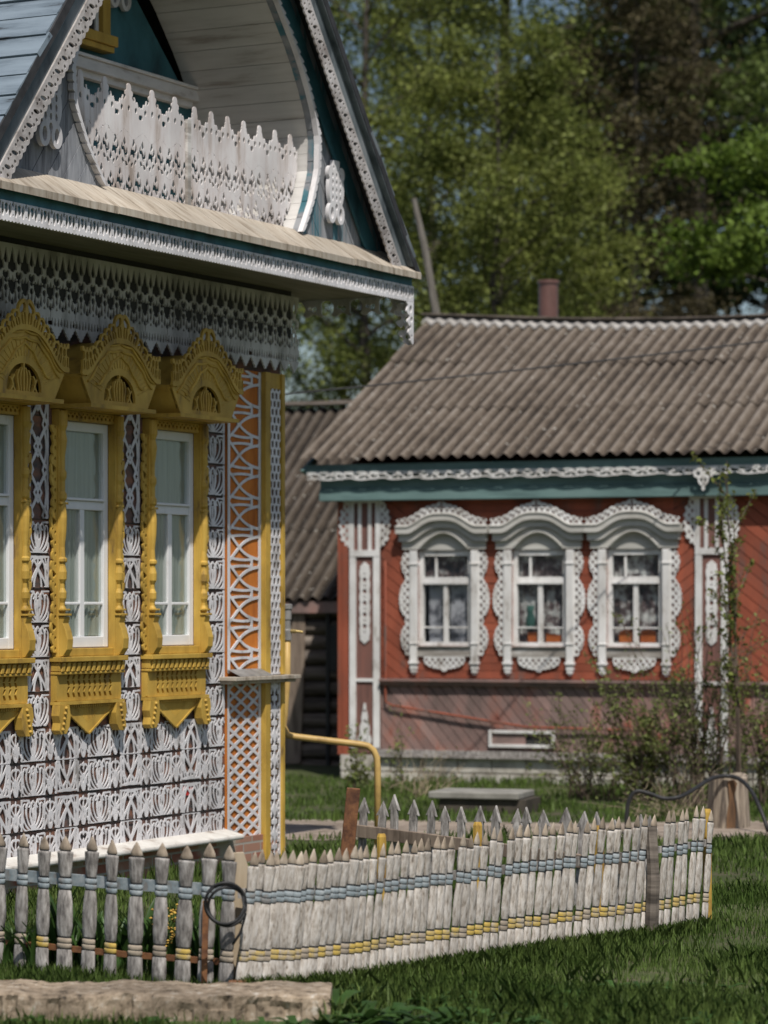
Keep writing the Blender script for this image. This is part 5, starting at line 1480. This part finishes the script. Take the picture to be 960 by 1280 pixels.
tree('birch_tree', 'airy olive-green spring tree showing sky between its leaves, above the bare grey pole', T(535, 55), 55, 17, 2.3, 5.0, M['leaf_yel'], 40000, .075, .14, M['bark'], 'oval', .36, 22, limbs=34, subs=5)
tree('willow_tree', 'bushy yellow-green willow right behind the ridge, left of the tin chimney', T(622, 47), 47, 11.2, 1.75, 3.2, M['leaf_yel'], 46000, .070, .12, M['bark'], 'oval', .30, 23, limbs=40, subs=5)
tree('willow_tree', 'round light green willow crown just above the tin chimney', T(688, 50), 50, 10.4, 1.5, 3.4, M['leaf_yel'], 34000, .072, .12, M['bark'], 'oval', .30, 24, limbs=34, subs=5)
tree('pine_tree', 'tall dark tree with a thick upright trunk whose crown fills the top of the view', T(634, 66), 66, 23, 4.2, 11.0, M['leaf_mid'], 44000, .105, .30, M['bark'], 'wide', .55, 25, limbs=26, subs=6)
tree('larch_tree', 'brown bare-looking tree full of dark twigs, between the willow and the bright green branches', T(790, 55), 55, 14.6, 1.75, 3.4, M['leaf_brown'], 52000, .10, .17, M['bark'], 'oval', .36, 26, aspect=.30, limbs=44, subs=5)
tree('maple_tree', 'bright fresh green leafy tree low at the edge above the roof', T(962, 45), 45, 9.5, 1.45, 6.7, M['leaf_bright'], 9000, .10, .11, M['bark'], 'wide', .22, 27, limbs=15, subs=5)
tree('oak_tree', 'dark green tree with leaning limbs whose high crown hangs over the brown tree', T(880, 58), 58, 20, 4.6, 11.2, M['leaf_mid'], 38000, .115, .26, M['bark'], 'wide', .50, 28, limbs=24, subs=6, lean=-.01)
tree('spruce_tree', 'very dark dense tree standing behind the brown twiggy tree', T(850, 70), 70, 19, 3.6, 3.0, M['leaf_dark'], 24000, .22, .22, M['bark'], 'cone', .55, 29, limbs=40, subs=5)
tree('spruce_tree', 'very dark dense tree closing the view at the edge behind the bright green leaves', T(975, 66), 66, 20, 4.0, 3.0, M['leaf_dark'], 24000, .22, .22, M['bark'], 'cone', .55, 30, limbs=40, subs=5)
tree('spruce_tree', 'dark tree glimpsed through the gaps behind the tin chimney and willows', T(715, 74), 74, 17, 3.0, 3.0, M['leaf_dark'], 15000, .22, .22, M['bark'], 'cone', .50, 31, limbs=34, subs=5)
tree('birch_tree', 'thin leafy tree seen under the carved eave with bright sky behind', T(425, 58), 58, 10.5, 2.2, 3.5, M['leaf_mid'], 17000, .085, .12, M['bark'], 'oval', .34, 32, limbs=26, subs=5)
tree('birch_tree', 'dark olive tree filling the gap low behind the ridge beside the pole', T(560, 68), 68, 12.5, 2.6, 3.0, M['leaf_mid'], 24000, .10, .15, M['bark'], 'oval', .42, 33, limbs=30, subs=5)

# ---- bushes
def shrub(name, label, x, y, stems, hmin, hmax, fanx, leafm, per, lsize, seed, cat='bush', group=None, stem_r=.007, twigs=2, base_r=.15, stemm='twig', lo=.18, bias=0):
    rnd = random.Random(seed); rng = np.random.default_rng(seed)
    t = thing(name, label, cat, (x, y, 0), 0, group)
    b = MB(); L = []
    for s in range(stems):
        h = rnd.uniform(hmin, hmax); a = rnd.uniform(0, 2 * pi); rr = rnd.uniform(0, base_r)
        tx = rnd.gauss(bias, fanx) ; ty = rnd.gauss(0, fanx * .45)
        p0 = Vector((rr * math.cos(a), rr * .6 * math.sin(a), -.03)); pts = []
        for i in range(7):
            f = i / 6
            pts.append(p0 + Vector((tx * f ** 1.4, ty * f ** 1.4, h * f)) + Vector((rnd.gauss(0, .018), rnd.gauss(0, .018), 0)) * (i > 0))
        b.tube(pts, [stem_r * (1.1 - .85 * i / 6) for i in range(7)], 5)
        ends = [pts]
        for q in range(twigs):
            u = rnd.uniform(.3, .9); i = int(u * 6); s0 = pts[i].lerp(pts[i + 1], u * 6 - i)
            e = s0 + Vector((rnd.gauss(tx * .2, .13), rnd.gauss(0, .1), rnd.uniform(.1, .32) * h * .5))
            m_ = (s0 + e) / 2 + Vector((rnd.gauss(0, .02), 0, .02))
            b.tube([s0, m_, e], [stem_r * .5, stem_r * .4, stem_r * .2], 4); ends.append([s0, m_, e])
        for pl in ends:
            for q in range(int(per * (1 if len(pl) > 3 else .5))):
                u = rnd.uniform(lo if len(pl) > 3 else .1, 1) * (len(pl) - 1); i = min(len(pl) - 2, int(u))
                p = pl[i].lerp(pl[i + 1], u - i)
                L.append((p.x + rnd.gauss(0, .022), p.y + rnd.gauss(0, .022), p.z + rnd.gauss(0, .02)))
    b.build('stems', M[stemm], t)
    if L: quads_mesh('leaves', leaf_quads(np.array(L), lsize, rng, .55), len(L), leafm, t)
    return t
shrub('bush', 'dense twiggy bush with small green leaves behind the stump, by the carved pilaster', T(882, 28.6), 28.6, 64, .7, 2.1, .40, M['leaf_bush'], 26, .036, 41, group='bushes before the red house', base_r=.35)
shrub('bush', 'thin-stemmed bush with sprays of small leaves below the rightmost white window', T(812, 29.3), 29.3, 52, .6, 1.6, .36, M['leaf_bush'], 30, .044, 42, group='bushes before the red house', base_r=.3, bias=-.1)
shrub('bush', 'low loose bush leaning over the pale plinth, right of the cellar vent', T(735, 29.8), 29.8, 34, .35, 1.15, .36, M['leaf_bush'], 24, .034, 43, group='bushes before the red house', base_r=.35, bias=-.1)
shrub('bush', 'leafy bush filling the corner at the picture edge beside the sapling', T(960, 28.8), 28.8, 40, .5, 1.7, .3, M['leaf_bush'], 28, .038, 44, group='bushes before the red house', base_r=.35)
shrub('sapling', 'tall slender young tree with sparse fresh leaves in front of the pilaster', T(922, 28.0), 28.0, 3, 2.9, 3.45, .16, M['leaf_yel'], 80, .045, 45, 'sapling', None, .014, 9, .06, lo=.3)
shrub('dry_weed', 'pale dry stalks standing under the red house wall', T(520, 30.2), 30.2, 34, .2, .62, .22, M['leaf_bush'], 1, .03, 46, 'weed', None, .005, 1, .35, 'dry')
shrub('garden_plant', 'small green plant climbing at the foot of the white pilaster', T(450, 31.2), 31.2, 12, .3, .95, .10, M['leaf_bush'], 22, .045, 47, 'plant', None, .005, 1, .15, bias=.05)
shrub('garden_plant', 'thin green sprig growing up beside the red service pipe', T(497, 31.4), 31.4, 7, .4, 1.25, .06, M['leaf_bush'], 16, .04, 48, 'plant', None, .005, 1, .08)
shrub('dry_weed', 'dry brown twigs tangled behind the black hose and stump', T(840, 27.2), 27.2, 40, .15, .55, .28, M['leaf_bush'], 4, .035, 49, 'weed', None, .005, 1, .4, 'dry')

# ---- garden plants behind the grey pickets
def leafy(n, h, seed, flowers=False):
    rnd = random.Random(seed); t = []
    b = MB(); fl = MB()
    for i in range(n):
        a = rnd.uniform(0, 2 * pi); hh = h * rnd.uniform(.6, 1.05); out = rnd.uniform(.02, .10); w = rnd.uniform(.016, .03)
        bx, by = rnd.uniform(-.05, .05), rnd.uniform(-.04, .04)
        side = Vector((-math.sin(a), math.cos(a), 0)); dr = Vector((math.cos(a), math.sin(a), 0))
        vs = []; ns = 6
        for k in range(ns + 1):
            f = k / ns
            p = Vector((bx, by, 0)) + dr * out * f ** 2 * 1.6 + Vector((0, 0, hh * (f - .12 * f ** 3)))
            ww_ = w * (math.sin(pi * min(.98, .12 + f * .86)) ** .8)
            vs += [tuple(p - side * ww_), tuple(p + dr * .006), tuple(p + side * ww_)]
        b.add(vs, [(k * 3 + j, k * 3 + j + 1, k * 3 + j + 4, k * 3 + j + 3) for k in range(ns) for j in range(2)])
        if flowers:
            for q in range(5):
                p = (bx + rnd.gauss(0, .03), by + rnd.gauss(0, .03), hh * rnd.uniform(.7, 1.05))
                fl.lathe(p[0], p[1], [(.003, p[2] - .006), (.010, p[2]), (.003, p[2] + .006)], 6)
    return b, fl
first = None
spots = [(17, 15.9, .30), (45, 15.8, .33), (67, 16.0, .42), (94, 15.9, .26), (122, 15.8, .36), (152, 15.9, .30), (183, 15.6, .44), (212, 15.6, .36), (241, 15.5, .46), (262, 15.4, .40), (290, 15.35, .40), (82, 15.9, .50)]
gl = ['beside the leftmost pickets', 'in the second gap of the grey pickets', 'in the third gap of the grey pickets', 'low between the fourth and fifth grey pickets', 'in the middle of the spaced fence run', 'short, just past the middle of the spaced run',
      'tall, behind the seventh grey picket', 'with small yellow flowers between grey pickets', 'tall, near the rusty iron post', 'beside the rusty iron post', 'behind the black cable loop', 'tall and upright behind the fourth grey picket']
for i, (px, Y, h) in enumerate(spots):
    t = thing('leafy_plant', 'green strap-leaved garden plant ' + gl[i], 'plant', (T(px, Y), Y, 0), 0, 'garden plants behind the grey pickets')
    b, fl = leafy(16, h, 60 + i, i == 7)
    b.build('leaves', M['weed'], t, smooth=True)
    if i == 7: tag(fl.build('flowers', M['ochrestake'], t), kind='stuff')

# ---- grass
def blades(name, P, h, w, rng, m, lean=.45):
    n = len(P)
    a = rng.random(n) * 2 * pi; d = np.stack([np.cos(a), np.sin(a), np.zeros(n)], 1); s = np.stack([-d[:, 1], d[:, 0], np.zeros(n)], 1)
    H = (h * (.45 + .8 * rng.random(n)))[:, None]; Wd = (w * (.6 + .8 * rng.random(n)))[:, None]
    le = (lean * rng.random(n))[:, None] * H
    up = np.array([[0, 0, 1.0]])
    p0 = P - s * Wd; p1 = P + s * Wd
    m0 = P + d * le * .3 + up * H * .6 - s * Wd * .7; m1 = P + d * le * .3 + up * H * .6 + s * Wd * .7
    tp = P + d * le * 1.1 + up * H
    V = np.stack([p0, p1, m1, tp, m0], 1).reshape(-1, 3)
    return quads_mesh(name, V, n, m, None, 5)
rng = np.random.default_rng(5)
def ok(P):
    x, y = P[:, 0], P[:, 1]
    path = (y > 24.75 - .02 * x) & (y < 26.65 - .05 * x) & (rng.random(len(x)) > .04)
    dx, dy = x - near.location.x, y - near.location.y
    t_ = dx * math.sin(A_NEAR) + dy * math.cos(A_NEAR); o_ = dx * math.cos(A_NEAR) - dy * math.sin(A_NEAR)
    house = (t_ < .08) & (o_ < .12) & (o_ > -7)
    qx, qy = x - red.location.x, y - red.location.y
    tt = qx * math.cos(RR) - qy * math.sin(RR); oo = qx * math.sin(RR) + qy * math.cos(RR)
    rh = (oo > -.06) & (tt > -.1)
    kerb = (y > 13.86) & (y < 14.36) & (x < at(398, 14.4))
    kerb |= (y > 13.5) & (y < 13.9) & (x < at(398, 14.4)) & (rng.random(len(x)) > .15)
    return ~(path | house | rh | kerb)
allP = []
def zone(y0, y1, marg, dens, h, w, lim=None):
    n = int((y1 - y0) * ((y0 + y1) / 2 * .26 + 2 * marg) * dens)
    y = y0 + (y1 - y0) * rng.random(n); hw = y * .13 + marg
    x = (rng.random(n) * 2 - 1) * hw
    # patchy growth
    pat = np.sin(x * 2.3 + 1.3 * np.sin(y * 1.7)) + np.sin(y * 3.1 + x * 1.1) + np.sin(x * 5.7 - y * 2.2) * .6
    keep = rng.random(n) < np.clip(.72 + .22 * pat, .25, 1)
    P = np.stack([x, y, np.zeros(n)], 1)[keep]; pat = pat[keep]
    k = ok(P)
    P = P[k]; pat = pat[k]
    return P, h * (1 + .25 * pat)
parts_ = []
for args in ((13.3, 17.0, 1.8, 3000, .062, .0030), (17.0, 20.0, 2.2, 1700, .062, .0040), (20.0, 25.0, 2.6, 700, .075, .006), (26.4, 33.5, 3.2, 420, .065, .008)):
    P, hh = zone(*args)
    o = blades('grass', P, hh, args[5], rng, M['grass'])
    tag(o, kind='stuff')
    parts_.append(o)
# taller growth along the fence foot
pxr = rng.random(5200) * 590 + 298
Yc_ = np.array([fence_curve(p) for p in pxr]) - .03 - np.abs(rng.normal(size=5200)) * .10
P = np.stack([(pxr - 480) / 3700 * Yc_, Yc_, np.zeros(5200)], 1)
o = blades('grass', P, .085 * np.ones(5200), .0034, rng, M['grass'], .6); tag(o, kind='stuff')
# longer tufts in the near lawn
n_ = 5000
yy_ = 13.4 + 3.4 * rng.random(n_) ** 1.3; pw_ = 400 + rng.random(n_) * 600
P = np.stack([(pw_ - 480) / 3700 * yy_, yy_, np.zeros(n_)], 1)
tf = np.sin(P[:, 0] * 9 + 3 * np.sin(yy_ * 4)) + np.sin(yy_ * 11 + P[:, 0] * 5)
okp = (tf > .5) & np.array([y < fence_curve(p) - .06 for p, y in zip(pw_, yy_)])
P = P[okp]
o = blades('grass', P, .105 * np.ones(len(P)), .0036, rng, M['grass'], .75); tag(o, kind='stuff')
# broad-leaved weeds
b = MB(); rnd = random.Random(3)
for i in range(150):
    if i < 125: px, Y = rnd.uniform(395, 985), rnd.uniform(13.4, 15.0)
    else: px, Y = rnd.uniform(-20, 395), rnd.uniform(13.35, 13.8)
    if px > 395 and Y > fence_curve(px) - .2: continue
    cx = at(px, Y); big = rnd.uniform(.05, .12) * (1.6 if (400 < px < 560 and Y < 14.3) else 1)
    for k in range(rnd.randint(5, 9)):
        a = rnd.uniform(0, 2 * pi); L = big * rnd.uniform(.6, 1.1); w = L * rnd.uniform(.16, .26); rise = rnd.uniform(.35, 1.1)
        dr = Vector((math.cos(a), math.sin(a), 0)); side = Vector((-dr.y, dr.x, 0)); vs = []
        for q in range(6):
            f = q / 5
            p = Vector((cx, Y, .01)) + dr * L * f + Vector((0, 0, L * rise * (f - .62 * f * f)))
            ww_ = w * math.sin(pi * min(.97, .1 + .85 * f)) * (1 + .15 * math.sin(q * 2.6))
            vs += [tuple(p - side * ww_ + Vector((0, 0, ww_ * .3))), tuple(p), tuple(p + side * ww_ + Vector((0, 0, ww_ * .3)))]
        b.add(vs, [(q * 3 + j, q * 3 + j + 1, q * 3 + j + 4, q * 3 + j + 3) for q in range(5) for j in range(2)])
o = b.build('weeds', M['weed'], smooth=True); tag(o, kind='stuff')

for o in SC.objects:
    if o.parent is None and o.get('category') and not o.get('kind'): o['kind'] = 'thing'
    if 'used' in o: del o['used']
